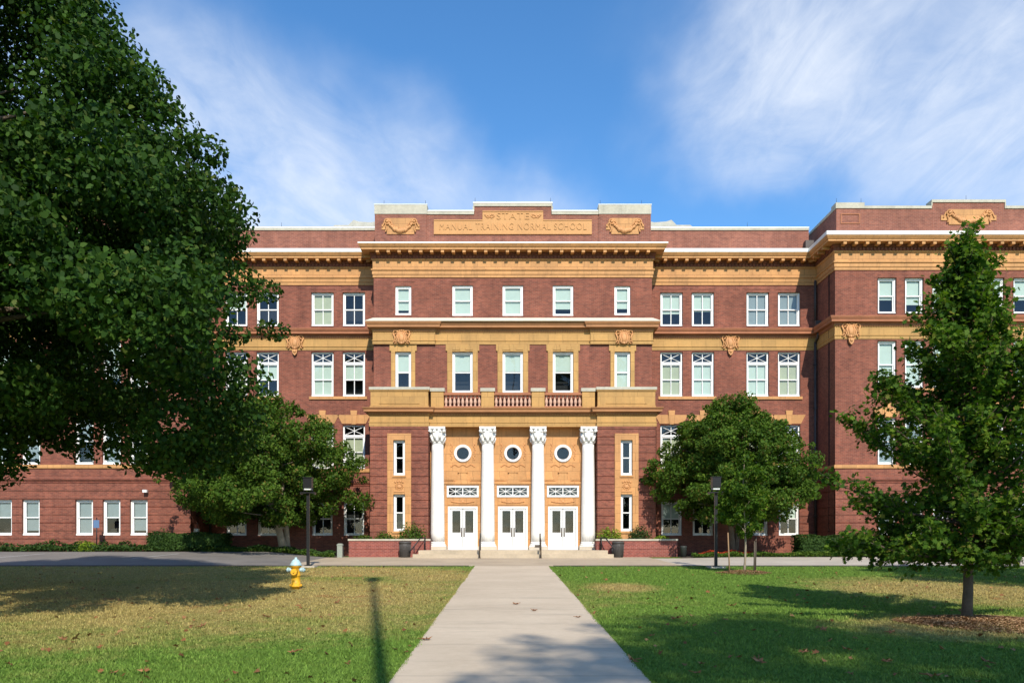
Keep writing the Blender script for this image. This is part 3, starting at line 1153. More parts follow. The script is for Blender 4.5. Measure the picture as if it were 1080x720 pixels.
def along(path, spacing, first=0.0):
    """stations along a plan path with the outward normal"""
    for (ax, ay), (bx, by) in zip(path[:-1], path[1:]):
        l = math.hypot(bx - ax, by - ay)
        tx, ty = (bx - ax) / l, (by - ay) / l
        nn = max(1, int(l / spacing))
        st = l / nn
        for k in range(nn):
            s_ = (k + .5) * st
            yield ax + tx * s_, ay + ty * s_, tx, ty


def blocks(mb, path, spacing, w, o0, o1, z0, z1):
    for x, y, tx, ty in along(path, spacing):
        nx, ny = ty, -tx
        i = len(mb.v)
        for zz in (z0, z1):
            for o_ in (o0, o1):
                for a in (-w / 2, w / 2):
                    mb.v.append((x + tx * a + nx * o_, y + ty * a + ny * o_, zz))
        for f in ((0, 2, 3, 1), (4, 5, 7, 6), (0, 1, 5, 4), (2, 6, 7, 3), (0, 4, 6, 2), (1, 3, 7, 5)):
            mb.f.append(tuple(i + k for k in f))
            mb.sm.append(False)


blocks(mb, FULL, 0.565, 0.17, .19, .56, 16.25, 16.389)
mb.build('cornice', 'terracotta', bld)
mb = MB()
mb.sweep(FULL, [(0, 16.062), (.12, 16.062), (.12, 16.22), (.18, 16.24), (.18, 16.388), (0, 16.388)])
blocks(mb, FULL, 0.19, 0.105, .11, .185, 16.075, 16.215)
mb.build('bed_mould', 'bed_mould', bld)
# white metal flashing on top of the cornices
for path, t in (([(-XE, yP + 6), (-XE, yP), (-XI, yP), (-XI, yW), (-XC - .66, yW)], .15), ([(XC + .66, yW), (XI, yW), (XI, yP), (XE, yP), (XE, yP + 6)], .15), ([(-XC, yW - .1), (-XC, yC_), (XC, yC_), (XC, yW - .1)], .05)):
    mb = MB()
    mb.sweep(path, [(0, 16.678), (.735, 16.672), (.735, 16.68 + t * 1.25), (.62, 16.70 + t * 1.4), (0, 16.72 + t * 1.4)])
    mb.build('flashing', 'flashing', bld)

CEN_BELT = [(-XC, yW + .05), (-XC, yC_ - .10), (-4.22, yC_ - .10), (-4.22, yC_), (4.22, yC_), (4.22, yC_ - .10), (XC, yC_ - .10), (XC, yW + .05)]
BELT = {'c': CEN_BELT,
        'l': [(-XE, yP + 6), (-XE, yP), (-XI, yP), (-XI, yW), (-XC - .01, yW)],
        'r': [(XC + .01, yW), (XI, yW), (XI, yP), (XE, yP), (XE, yP + 6)]}
for key, path in BELT.items():
    mb = MB()
    mb.sweep(path, [(0, 11.45), (.04, 11.45), (.04, 11.61), (.075, 11.63), (.075, 11.66), (.03, 11.68), (.03, 12.10), (.06, 12.12), (.06, 12.2), (0, 12.2)])
    mb.build('frieze_band', 'ochre', bld)
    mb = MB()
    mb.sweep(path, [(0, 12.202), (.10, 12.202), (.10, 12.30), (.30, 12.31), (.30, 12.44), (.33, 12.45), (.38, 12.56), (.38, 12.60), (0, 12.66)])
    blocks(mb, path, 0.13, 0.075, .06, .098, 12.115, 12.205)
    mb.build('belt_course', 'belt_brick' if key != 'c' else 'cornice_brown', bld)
mb = MB()
mb.sweep([(-XC, yW), (-XC, yC_ - .1), (XC, yC_ - .1), (XC, yW)], [(0, 12.605), (.385, 12.605), (.385, 12.63), (.02, 12.87), (0, 12.87)])
mb.build('flashing', 'stone_cap', bld)

# window surrounds, centre block second floor
for x, w in CC3:
    mb = MB()
    t = .27 if w > 1 else .22
    for sg in (1, -1):
        xa, xb = sorted((x + sg * (w / 2 + .002), x + sg * (w / 2 + t)))
        mb.box(xa, xb, yC_ - .06, yC_ + .02, 8.7, 11.448)
        xa, xb = sorted((x + sg * (w / 2 + t), x + sg * (w / 2 + t + .08)))
        mb.box(xa, xb, yC_ - .075, yC_ + .02, 11.10, 11.448)
    mb.box(x - w / 2, x + w / 2, yC_ - .058, yC_ + .02, 11.064, 11.447)
    if w > 1:
        for q in (-.36, .36):
            mb.box(x + q - .19, x + q + .19, yC_ - .085, yC_ - .05, 11.14, 11.36)
        mb.prism([(x - .13, 11.06), (x - .2, 11.44), (x + .2, 11.44), (x + .13, 11.06)], yC_ - .11, yC_ - .05)
    mb.build('window_surround', 'ochre', bld)

# brick heads and sills
for sg in (1, -1):
    for cols, w0, y in ((WCOL, WW, yW), (PCOL, PW, yP)):
        # paired (or tripled) windows share a stone sill
        groups = ((0, 1), (2, 3)) if y == yW else ((0, 1, 2), (3, 4, 5))
        for g_ in groups:
            a = cols[g_[0]] - w0 / 2 - .12
            b2 = cols[g_[-1]] + w0 / 2 + .12
            a, b2 = sorted((sg * a, sg * b2))
            mb = MB()
            mb.box(a, b2, y - .07, y + .1, 8.71, 8.872)
            mb.build('sill', 'terracotta', bld)
        for c in cols:
            mb = MB()
            x = sg * c
            h0, h1 = 7.36, 7.86
            mb.prism([(x - w0 / 2 - .04, h0), (x - w0 / 2 - .30, h1), (x - .17, h1), (x - .12, h0)], y - .03, y + .05)
            mb.prism([(x + .12, h0), (x + .17, h1), (x + w0 / 2 + .30, h1), (x + w0 / 2 + .04, h0)], y - .03, y + .05)
            mb.prism([(x - .12, h0 - .04), (x - .19, h1 + .24), (x + .19, h1 + .24), (x + .12, h0 - .04)], y - .07, y + .05)
            mb.build('lintel', 'terracotta', bld)
    path = BELT['r'] if sg > 0 else BELT['l']
    mb = MB()
    mb.sweep(path, [(0, 4.65), (.05, 4.65), (.07, 4.70), (.07, 4.84), (0, 4.852)])
    mb.build('sill_band', 'terracotta', bld)
    mb = MB()
    mb.sweep(path, [(0, 3.97), (.05, 3.98), (.11, 4.06), (.11, 4.14), (0, 4.2)])
    mb.build('string_course', 'brick', bld)
# slim soldier-course heads over the top floor windows
for xs_, y, w0 in (([x for x, w in CC3], yC_, 1.3), ([s_ * c for s_ in (1, -1) for c in WCOL], yW, 1.4)):
    for x in xs_:
        mb = MB()
        mb.box(x - w0 / 2, x + w0 / 2, y - .018, y + .02, 14.84, 14.88)
        mb.build('window_head', 'brick', bld)

# ---- portico entablature, parapet and balustrade
PORT = [(-PX1, yC_), (-PX1, yQ), (-PX0 - .02, yQ), (-PX0 - .02, yQ + .15), (PX0 + .02, yQ + .15), (PX0 + .02, yQ), (PX1, yQ), (PX1, yC_)]
mb = MB()
mb.sweep(PORT, [(0, 6.92), (.05, 6.92), (.05, 7.10), (.08, 7.12), (.08, 7.16), (.03, 7.18), (.03, 7.50), (.07, 7.53), (.07, 7.60), (0, 7.60)])
mb.build('portico_entablature', 'ochre', bld)
mb = MB()
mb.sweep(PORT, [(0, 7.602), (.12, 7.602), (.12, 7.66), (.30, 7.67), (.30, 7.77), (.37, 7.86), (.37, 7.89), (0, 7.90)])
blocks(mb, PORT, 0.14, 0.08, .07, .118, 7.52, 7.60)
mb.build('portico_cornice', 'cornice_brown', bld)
mb = MB()
mb.box(-PX0 - .01, PX0 + .01, yQ + .16, yB, 6.93, 7.5)      # soffit beam
mb.box(-PX1 + .02, PX1 - .02, yQ + .2, yC_ - .002, 7.5, 7.88)
mb.build('portico_roof', 'terracotta', bld)
for sg in (1, -1):
    a, b2 = sorted((sg * (PX0 + .02), sg * (PX1 - .02)))
    mb = MB()
    mb.box(a, b2, yQ - .02, yC_ - .01, 7.90, 8.78)
    mb.box(a - .05, b2 + .05, yQ - .07, yC_ - .01, 8.79, 8.86)
    mb.box(a + .45, b2 - .45, yQ - .045, yQ - .021, 8.12, 8.20)
    mb.box(a - .03, b2 + .03, yQ - .05, yC_ - .012, 7.905, 8.02)
    mb.build('parapet_block', 'ochre', bld)
    mb = MB()
    mb.box(a - .08, b2 + .08, yQ - .10, yC_ - .008, 8.862, 9.0)
    mb.build('coping', 'coping', bld)
POSTX = (-4.03, -1.345, 1.345, 4.03)
for x in POSTX:
    mb = MB()
    mb.box(x - .34, x + .34, yQ + .14, yQ + .62, 7.90, 8.80)
    p_ = mb.build('balustrade_post', 'ochre', bld)
    mb = MB()
    mb.box(x - .39, x + .39, yQ + .09, yQ + .67, 8.802, 8.98)
    mb.build('coping', 'coping', p_)
for k in range(3):
    a, b2 = POSTX[k] + .34, POSTX[k + 1] - .34
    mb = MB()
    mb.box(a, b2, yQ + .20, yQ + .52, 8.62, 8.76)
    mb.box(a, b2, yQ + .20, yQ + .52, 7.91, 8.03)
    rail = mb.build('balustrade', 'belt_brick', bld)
    nb_ = 9
    proto = None
    for q in range(nb_):
        x = a + (b2 - a) * (q + .5) / nb_
        if proto is None:
            mb = MB()
            mb.lathe([(.075, 0), (.075, .05), (.045, .07), (.05, .11), (.085, .20), (.09, .27), (.06, .37), (.04, .46), (.045, .50), (.07, .53), (.07, .59)], n=12)
            proto = mb.build('baluster', 'baluster_stone', rail)
            o = proto
        else:
            o = proto.copy()
            COL.objects.link(o)
            o.parent = rail
        o.location = (x, yQ + .36, 8.03)

# ---- columns
def flute(k, z):
    return 1.0 - 0.035 * (0.5 + 0.5 * math.cos(2 * math.pi * k / 4)) ** 2


def make_column():
    shaft = MB()
    h0, h1 = 0.80, 6.08
    prof = []
    for k in range(13):
        t = k / 12
        prof.append((0.372 - 0.062 * t ** 1.6, h0 + (h1 - h0) * t))
    shaft.lathe(prof, n=96, rf=flute)
    shaft.lathe([(.33, 6.02), (.345, 6.04), (.345, 6.08), (.32, 6.10)], n=32)
    o = shaft.build('column', 'column_paint', bld)
    cap = MB()
    cap.lathe([(.30, 6.09), (.31, 6.3), (.35, 6.55), (.38, 6.72), (.40, 6.78)], n=24)
    for k in range(8):                                   # two tiers of acanthus
        for tier, (r0, z0, z1, off) in enumerate(((.315, 6.10, 6.36, 0), (.335, 6.28, 6.58, .5))):
            a = 2 * math.pi * (k + off) / 8
            c_, s_ = math.cos(a), math.sin(a)
            cap.tube([(c_ * r0, s_ * r0, z0), (c_ * (r0 + .03), s_ * (r0 + .03), (z0 + z1) / 2), (c_ * (r0 + .10), s_ * (r0 + .10), z1), (c_ * (r0 + .12), s_ * (r0 + .12), z1 - .05)], [.085, .09, .06, .03], 6)
    for sx in (1, -1):                                   # corner volutes
        for sy in (1, -1):
            for q in range(9):
                a = q / 8 * 1.6 * math.pi
                rr = .105 * (1 - q / 14)
                d_ = .355 + rr * math.cos(a) * .6
                cap.ball((sx * d_, sy * d_, 6.67 + rr * math.sin(a)), (.045, .045, .045), 6, 4)
            cap.ball((sx * .365, sy * .365, 6.67), .065, 8, 6)
    for sx, sy in ((0, -1), (1, 0), (-1, 0), (0, 1)):
        cap.ball((sx * .39, sy * .39, 6.80), (.08, .08, .07), 8, 6)
        cap.ball((sx * .38 + sy * .17, sy * .38 + sx * .17, 6.66), (.07, .07, .06), 8, 6)
        cap.ball((sx * .38 - sy * .17, sy * .38 - sx * .17, 6.66), (.07, .07, .06), 8, 6)
    n = 12
    poly = []
    for e in range(4):
        for k in range(n):
            t = -1 + 2 * k / n
            q = .37 + .065 * t * t
            x, y = t * .435, -q
            ca, sa = math.cos(e * math.pi / 2), math.sin(e * math.pi / 2)
            poly.append((x * ca - y * sa, x * sa + y * ca))
    i = len(cap.v)
    m_ = len(poly)
    cap.v += [(x, y, 6.79) for x, y in poly] + [(x, y, 6.915) for x, y in poly]
    for k in range(m_):
        k2 = (k + 1) % m_
        cap.f.append((i + k, i + k2, i + m_ + k2, i + m_ + k))
        cap.sm.append(False)
    cap.f += [tuple(range(i, i + m_)), tuple(range(i + m_, i + 2 * m_))]
    cap.sm += [False, False]
    cap.build('capital', 'column_paint', o)
    bs = MB()
    bs.lathe([(.40, .60), (.425, .615), (.43, .645), (.42, .67), (.395, .685), (.385, .70), (.39, .715), (.40, .735), (.395, .76), (.372, .80)], n=32)
    bs.box(-.46, .46, -.46, .46, .555, .602)
    bs.build('column_base', 'column_paint', o)
    bs = MB()
    bs.box(-.50, .50, -.50, .50, .37, .553)
    bs.build('plinth', 'plinth_stone', o)
    return o


cproto = make_column()
for k, x in enumerate(POSTX):
    o = cproto if k == 0 else copy_tree(cproto, bld)
    o.location = (x, yQ + .36, 0)

# ---- parapets
def coping_run(mb, pts, y0, y1, t=.13, ov=.06):
    """stepped coping following (x, ztop) steps"""
    for (x0, x1, z) in pts:
        mb.box(x0, x1, y0 - ov, y1 + ov, z - t, z)


def parapet_wall(x0, x1, z1, y, th=.45, z0=16.5):
    mb = MB()
    mb.box(x0, x1, y, y + th, z0, z1)
    return mb


# centre parapet
mb = MB()
mb.box(-4.66, -2.08, .0, .42, 16.6, 18.48)
mb.box(-2.08, 2.08, .0, .42, 16.6, 18.92)
mb.box(2.08, 4.66, .0, .42, 16.6, 18.48)
for sg in (1, -1):
    a, b2 = sorted((sg * 4.66, sg * 7.46))
    mb.box(a, b2, -.06, .55, 16.6, 18.48)
    a, b2 = sorted((sg * 7.04, sg * 7.46))
    mb.box(a, b2, .55, yW + 4, 16.6, 18.3)
mb.build('parapet', 'brick_parapet', bld)
mb = MB()
for sg in (1, -1):
    a, b2 = sorted((sg * 4.64, sg * 7.48))
    mb.box(a, b2, -.09, .58, 18.482, 18.97)
    a, b2 = sorted((sg * 2.10, sg * 4.63))
    mb.box(a, b2, -.045, .46, 18.482, 18.64)
mb.box(-2.13, 2.13, -.045, .46, 18.922, 19.08)
for sg in (1, -1):
    a, b2 = sorted((sg * 2.082, sg * 2.17))
    mb.box(a, b2, -.043, .458, 18.642, 18.92)
mb.build('parapet_coping', 'coping', bld)
mb = MB()
for sg in (1, -1):
    a, b2 = sorted((sg * 4.62, sg * 7.50))
    mb.box(a, b2, -.11, .6, 18.972, 19.01)
    a, b2 = sorted((sg * 2.12, sg * 4.61))
    mb.box(a, b2, -.065, .48, 18.642, 18.70)
mb.box(-2.15, 2.15, -.065, .48, 19.082, 19.14)
mb.build('flashing', 'white_paint', bld)
# the inscription panel
mb = MB()
mb.box(-4.27, 4.27, -.05, .02, 17.40, 18.18)
mb.box(-1.64, 1.64, -.05, .02, 18.182, 18.66)
for a in ((-4.27, 4.27, 17.40, 17.44), (-4.27, -1.64, 18.13, 18.18), (1.64, 4.27, 18.13, 18.18), (-1.64, 1.64, 18.61, 18.66)):
    mb.box(a[0], a[1], -.075, -.051, a[2], a[3])
panel = mb.build('inscription_panel', 'terracotta_plain', bld)
for body, size, z in (('STATE', .50, 18.36), ('MANUAL TRAINING NORMAL SCHOOL', .50, 17.80)):
    me = add_text(body, size, .010)
    me.materials.append(M['terracotta_plain'])
    t = link('lettering', me, panel)
    t.rotation_euler = (R(90), 0, 0)
    t.location = (0, -.073, z)
    bpy.context.view_layer.update()
    wmax = 1.75 if body == 'STATE' else 7.95
    w = max(v.co.x for v in me.vertices) - min(v.co.x for v in me.vertices)
    t.scale = (wmax / w, 1, 1)
mb = MB()
for sg in (1, -1):
    for k in range(9):
        t = k / 8
        mb.ball((sg * (1.02 + t * .48), -.06, 18.38 + .09 * math.sin(t * 7)), (.055, .03, .045), 6, 4)
        mb.ball((sg * (1.04 + t * .42), -.06, 18.34 - .06 * math.sin(t * 6)), (.035, .03, .035), 6, 4)
mb.build('relief', 'terracotta_relief', panel)


def garland(x, y, z, w, h, name='garland'):
    mb = MB()
    g_ = random.Random(3)
    mb.box(x - w * .36, x + w * .36, y - .05, y + .01, z - h / 2, z + h / 2)
    mb.box(x - w / 2, x + w / 2, y - .045, y + .01, z - h * .22, z + h * .12)
    o = mb.build(name, 'terracotta', bld)
    mb = MB()
    for k in range(23):                                   # the swag
        t = (k - 11) / 11
        zz = z + h * .30 - h * .62 * (1 - t * t) ** .8
        r = .065 + .055 * (1 - abs(t))
        mb.ball((x + t * w * .33 + g_.uniform(-.02, .02), y - .09, zz + g_.uniform(-.02, .02)), (r, r * .9, r), 7, 5)
        mb.ball((x + t * w * .33 + g_.uniform(-.05, .05), y - .07, zz + g_.uniform(.02, .10)), r * .75, 6, 4)
    for sg in (1, -1):
        for k in range(10):                               # knots and ribbons
            a = k / 10 * 2 * math.pi
            mb.ball((x + sg * w * .36 + math.cos(a) * .13, y - .09, z + h * .26 + math.sin(a) * .13), .055, 6, 4)
        mb.ball((x + sg * w * .36, y - .11, z + h * .26), .075, 7, 5)
        for k in range(8):
            mb.ball((x + sg * (w * .38 + .03 * math.sin(k)), y - .08, z + h * .15 - k * h * .07), (.05, .04, .045), 6, 4)
            mb.ball((x + sg * (w * .42 + k * .016), y - .07, z + h * .28 - k * h * .045), (.05, .04, .04), 6, 4)
            mb.ball((x + sg * (w * .30 - k * .03), y - .07, z + h * .40 - k * h * .05), (.04, .035, .035), 6, 4)
    mb.build('relief', 'terracotta_relief', o)


for sg in (1, -1):
    garland(sg * 6.06, -.06, 17.82, 2.05, .86)
    garland(sg * 23.95, yP - .01, 17.85, 2.9, .80)


def cartouche(x, y, z, w, h, pend):
    mb = MB()
    poly = []
    for k in range(24):
        a = 2 * math.pi * k / 24
        poly.append((x + math.cos(a) * w * .30, z + math.sin(a) * h * .38))
    mb.prism(poly, y - .10, y)
    mb.ball((x, y - .08, z - .02), (w * .17, .06, h * .24), 12, 8)
    for q in (-.16, -.08, .08, .16):
        mb.tube([(x + q, y - .10, z + h * .36), (x + q * 1.7, y - .12, z + h * .1), (x + q * .9, y - .09, z - h * .36)], [.035, .03, .02], 5)
    for sg in (1, -1):
        for k in range(11):
            a = k / 10 * 1.5 * math.pi
            mb.ball((x + sg * (w * .34 + .09 * math.cos(a)), y - .07, z + h * .34 + .09 * math.sin(a)), .04, 6, 4)
            mb.ball((x + sg * (w * .36 + .07 * math.cos(a)), y - .07, z - h * .28 + .07 * math.sin(a)), .035, 6, 4)
        mb.tube([(x + sg * w * .46, y - .05, z + h * .30), (x + sg * w * .36, y - .07, z), (x + sg * w * .40, y - .05, z - h * .3)], [.05, .045, .03], 6)
    for k in range(5):
        t = (k - 2) / 2
        mb.ball((x + t * w * .22, y - .10, z + h * .44 - abs(t) * .05), (.07, .05, .06), 6, 4)
    if pend:
        mb.prism([(x - .16, z - h * .45), (x - .11, z - h * .45 - .22), (x, z - h * .45 - .34), (x + .11, z - h * .45 - .22), (x + .16, z - h * .45)], y - .12, y)
        mb.ball((x, y - .12, z - h * .45 - .1), (.09, .06, .11), 8, 5)
    mb.build('cartouche', 'terracotta_relief', bld)


for sg in (1, -1):
    cartouche(sg * 6.0, yC_ - .13, 11.78, 1.0, .86, False)
    cartouche(sg * 12.12, yW - .04, 11.86, 1.05, .86, True)
    cartouche(sg * 17.75, yP - .04, 11.86, 1.05, .86, True)
    cartouche(sg * 30.15, yP - .04, 11.86, 1.05, .86, True)
    # small relief between the narrow pier windows
    x = sg * 6.03
    mb = MB()
    y = yQ - .095
    for q in (-.2, -.07, .07, .2):
        mb.ball((x + q, y, 3.98 + .03 * math.cos(q * 20)), (.06, .04, .06), 6, 4)
    for k in range(12):
        a = 2 * math.pi * k / 12
        mb.ball((x + math.cos(a) * .2, y, 3.72 + math.sin(a) * .15), .035, 6, 4)
    mb.ball((x, y, 3.72), (.13, .04, .1))
    mb.box(x - .28, x + .28, y - .02, y + .02, 3.44, 3.49)
    mb.build('relief', 'terracotta_relief', bld)

# wing parapets (set back behind the cornice) and pavilion parapets
for sg in (1, -1):
    a, b2 = sorted((sg * 7.47, sg * 16.6))
    mb = MB()
    mb.box(a, b2, yW + .25, yW + .7, 16.6, 18.22)
    mb.build('parapet', 'brick_parapet', bld)
    mb = MB()
    mb.box(a, b2, yW + .2, yW + .75, 18.222, 18.34)
    mb.build('parapet_coping', 'coping', bld)
    mb = MB()
    mb.box(a, b2, yW + .18, yW + .77, 18.342, 18.40)
    mb.build('flashing', 'white_paint', bld)
    # pavilion
    P0, P1, P2, P3 = 17.0, 18.45, 22.05, 25.85
    mb = MB()

    def bx(a, b2, y0, y1, z0, z1):
        a, b2 = sorted((sg * a, sg * b2))
        mb.box(a, b2, y0, y1, z0, z1)
    bx(P0, P1, yP - .03, yP + .5, 16.6, 18.30)
    bx(P1, P2, yP, yP + .45, 16.6, 18.30)
    bx(P2, P3, yP - .01, yP + .46, 16.6, 18.62)
    bx(P3, 29.45, yP, yP + .45, 16.6, 18.30)
    bx(29.45, 30.9, yP - .03, yP + .5, 16.6, 18.30)
    bx(P0, P0 + .45, yP + .5, yW + 6, 16.6, 18.30)
    mb.build('parapet', 'brick_parapet', bld)
    mb = MB()
    bx(P0 - .04, P1 + .02, yP - .07, yP + .54, 18.302, 18.60)
    bx(P1 + .02, P2 - .03, yP - .05, yP + .5, 18.302, 18.44)
    bx(P2 - .05, P3 + .05, yP - .06, yP + .52, 18.622, 18.76)
    bx(P2 - .06, P2 - .002, yP - .052, yP + .49, 18.442, 18.62)
    bx(P3 + .002, P3 + .06, yP - .052, yP + .49, 18.302, 18.62)
    bx(P3 + .07, 29.43, yP - .05, yP + .5, 18.302, 18.44)
    bx(29.43, 30.94, yP - .07, yP + .54, 18.302, 18.60)
    bx(P0 - .04, P0 + .5, yP + .56, yW + 6, 18.302, 18.44)
    mb.build('parapet_coping', 'coping', bld)
    # framed brick panel on the corner block
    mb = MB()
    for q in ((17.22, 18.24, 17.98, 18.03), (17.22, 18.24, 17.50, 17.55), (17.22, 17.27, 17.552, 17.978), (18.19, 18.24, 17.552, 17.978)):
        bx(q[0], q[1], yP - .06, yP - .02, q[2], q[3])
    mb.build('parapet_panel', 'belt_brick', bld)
    # stone roof crest that shows over the wing parapet
    mb = MB()
    xs_ = [7.5, 8.3, 9.0, 9.3, 9.6, 10.4, 10.9]
    zs_ = [19.62, 19.45, 19.5, 19.6, 19.3, 19.3, 18.9]
    poly = [(sg * x, z) for x, z in zip(xs_, zs_)] + [(sg * 10.9, 16.59), (sg * 7.5, 16.59)]
    mb.prism(poly, yW + 2.2, yW + 3.0)
    mb.build('roof_crest', 'roof_stone', bld)
    # rain pipes in the inner corners, with leader heads
    for px, py_ in ((XI - .12, yW - .10), (XC + .14, yW - .09)):
        mb = MB()
        mb.tube([(sg * px, py_, 0.1), (sg * px, py_, 11.9)], .065, 10)
        mb.tube([(sg * px, py_, 13.0), (sg * px, py_, 15.3)], .065, 10)
        mb.prism([(sg * px - .10, 12.3), (sg * px - .17, 12.55), (sg * px - .17, 12.95), (sg * px + .17, 12.95), (sg * px + .17, 12.55), (sg * px + .10, 12.3)], yW - .62, yW - .40)
        mb.tube([(sg * px, yW - .5, 12.35), (sg * px, yW - .45, 12.1), (sg * px, py_, 11.85)], .06, 8)
        for zz in (2.2, 5.6, 8.2, 10.6):
            mb.box(sg * px - .09, sg * px + .09, py_ - .075, py_ + .1, zz, zz + .05)
        mb.build('rain_pipe', 'pipe_metal', bld)
    # dark scupper boxes beside the centre parapet
    mb = MB()
    a, b2 = sorted((sg * 7.6, sg * 7.95))
    mb.box(a, b2, yW - .1, yW + .24, 16.9, 17.25)
    mb.box(a - .05, b2 + .05, yW - .16, yW + .24, 17.25, 17.38)
    mb.build('scupper', 'pipe_metal', bld)
    a, b2 = sorted((sg * 16.3, sg * 16.75))
    mb = MB()
    mb.box(a, b2, yW - .1, yW + .24, 16.9, 17.55)
    mb.build('scupper', 'pipe_metal', bld)
# lightning rods
for x, z, y in ((-7.0, 19.0, .2), (-4.75, 19.0, .2), (-2.05, 19.13, .2), (2.05, 19.13, .2), (4.75, 19.0, .2), (7.0, 19.0, .2), (-13.0, 18.4, yW + .4), (13.2, 18.4, yW + .4),
                (17.1, 18.6, yP + .2), (18.4, 18.6, yP + .2), (23.95, 18.75, yP + .2), (-23.95, 18.75, yP + .2)):
    mb = MB()
    mb.tube([(x, y, z - .05), (x, y, z + .34)], [.014, .006], 6)
    mb.ball((x, y, z + .03), .03, 6, 4)
    mb.build('lightning_rod', 'dark_metal', bld)

# porch floor and steps
mb = MB()
mb.box(-PX0 - .3, PX0 + .3, -2.9, yB, -.3, .37)
mb.box(-PX0 - .55, PX0 + .55, -3.28, -2.9, -.3, .185)
mb.build('entrance_steps', 'step_stone', bld)
# flood light on the west pavilion wall
mb = MB()
mb.box(-19.36, -19.14, yP - .30, yP - .12, 3.38, 3.52)
mb.tube([(-19.25, yP, 3.45), (-19.25, yP - .14, 3.45)], .03, 8)
mb.build('wall_lamp', 'white_paint', bld)

# ------------------------------------------------------------------ planters, rails, bins
for sg in (1, -1):
    cx = sg * 6.43 + XO
    where = 'left' if sg < 0 else 'right'
    t = thing('brick_planter', f'low red brick planter wall with pale coping {where} of the entrance steps', 'planter', (cx, 41.9, 0), 'brick planters beside the steps')
    x0, x1, y0, y1 = -2.1, 2.1, -.55, .32
    mb = MB()
    mb.box(x0, x1, y0, y0 + .22, -.1, .86)
    mb.box(x0, x0 + .22, y0 + .22, y1, -.1, .858)
    mb.box(x1 - .22, x1, y0 + .22, y1, -.1, .858)
    mb.box(x0 + .12, x1 - .12, y0 - .02, y0, .42, .66)
    mb.build('planter_wall', 'brick_planter', t)
    mb = MB()
    mb.box(x0 - .04, x1 + .04, y0 - .04, y0 + .26, .862, .95)
    mb.build('coping', 'coping', t)
    mb = MB()
    mb.box(x0 + .22, x1 - .22, y0 + .22, y1 - .01, -.1, .80)
    mb.build('soil_bed', 'soil', t)


def handrail(x, y0, y1, lab):
    t = thing('stair_handrail', lab, 'handrail', (x, y0, 0), 'handrails on the entrance steps')
    mb = MB()
    mb.tube([(0, 0, 0), (0, 0, .85), (0, (y1 - y0), 1.22), (0, (y1 - y0), .36)], .035, 8)
    mb.tube([(0, 0.02, .45), (0, (y1 - y0), .82)], .02, 8)
    mb.build('rail', 'bronze_metal', t)
    mb = MB()
    mb.cbox((0, 0, .012), (.14, .14, .02))
    mb.build('foot_plate', 'bronze_metal', t)
    return t


handrail(-1.42, 39.55, 40.5, 'bronze handrail on the steps in front of the second column from left')
hr = handrail(1.62, 39.55, 40.5, 'bronze handrail with a small plaque on the steps by the third column')
mb = MB()
mb.box(-.30, -.03, .05, .08, .52, .66)
mb.build('plaque', 'bronze_metal', hr)
for sg in (1, -1):
    t = thing('planter_railing', 'dark metal railing along the end of the %s brick planter' % ('left' if sg < 0 else 'right'), 'railing', (XO + sg * 4.55, 40.9, 0), 'railings at the planter ends')
    mb = MB()
    o_ = sg
    mb.tube([(o_ * 1.0, -.35, .05), (o_ * .62, -.3, .42), (o_ * .2, -.1, .98), (0, .3, 1.02), (0, .35, .38)], .03, 8)
    mb.tube([(o_ * .5, -.3, .03), (o_ * .5, -.28, .55)], .025, 8)
    mb.tube([(o_ * 1.0, -.35, .05), (o_ * 1.0, -.35, .0)], .03, 8)
    mb.tube([(0, .1, .40), (0, .12, 1.0)], .025, 8)
    mb.build('rail', 'dark_metal', t)


def trash_can(x, y, lab):
    t = thing('trash_can', lab, 'trash can', (x, y, gz(x, y)), 'round trash cans at the planters')
    mb = MB()
    mb.lathe([(.24, .02), (.26, .05), (.285, .55), (.30, .72), (.275, .73), (.27, .70)], n=24, cap=True)
    for k in range(24):
        a = 2 * math.pi * k / 24
        mb.tube([(.265 * math.cos(a), .265 * math.sin(a), .05), (.302 * math.cos(a), .302 * math.sin(a), .70)], .011, 5)
    mb.build('can_body', 'can_metal', t)
    mb = MB()
    mb.lathe([(.325, .72), (.335, .75), (.325, .79), (.24, .83), (.17, .84)], n=24)
    mb.build('lid_ring', 'can_metal', t)


trash_can(-5.28, 40.75, 'dark slatted trash can before the left brick planter')
trash_can(5.62, 40.75, 'dark slatted trash can before the right brick planter')
t = thing('litter_bin', 'small dark bin at the far right end of the right planter', 'bin', (9.02, 41.0, 0))
mb = MB()
mb.lathe([(.15, .0), (.17, .5), (.18, .52), (.18, .56), (.12, .60)], n=16)
mb.build('bin_body', 'bin_green', t)
t = thing('utility_pedestal', 'short grey green utility pedestal beside the left brick planter', 'utility box', (-8.6, 40.75, gz(-8.6, 40.75)))
mb = MB()
mb.box(-.13, .13, -.13, .13, 0, .62)
mb.build('pedestal_body', 'grey_box', t)
mb = MB()
mb.prism([(-.15, .622), (-.15, .66), (-.07, .72), (.07, .72), (.15, .66), (.15, .622)], -.15, .15)
mb.build('cap', 'grey_box', t)


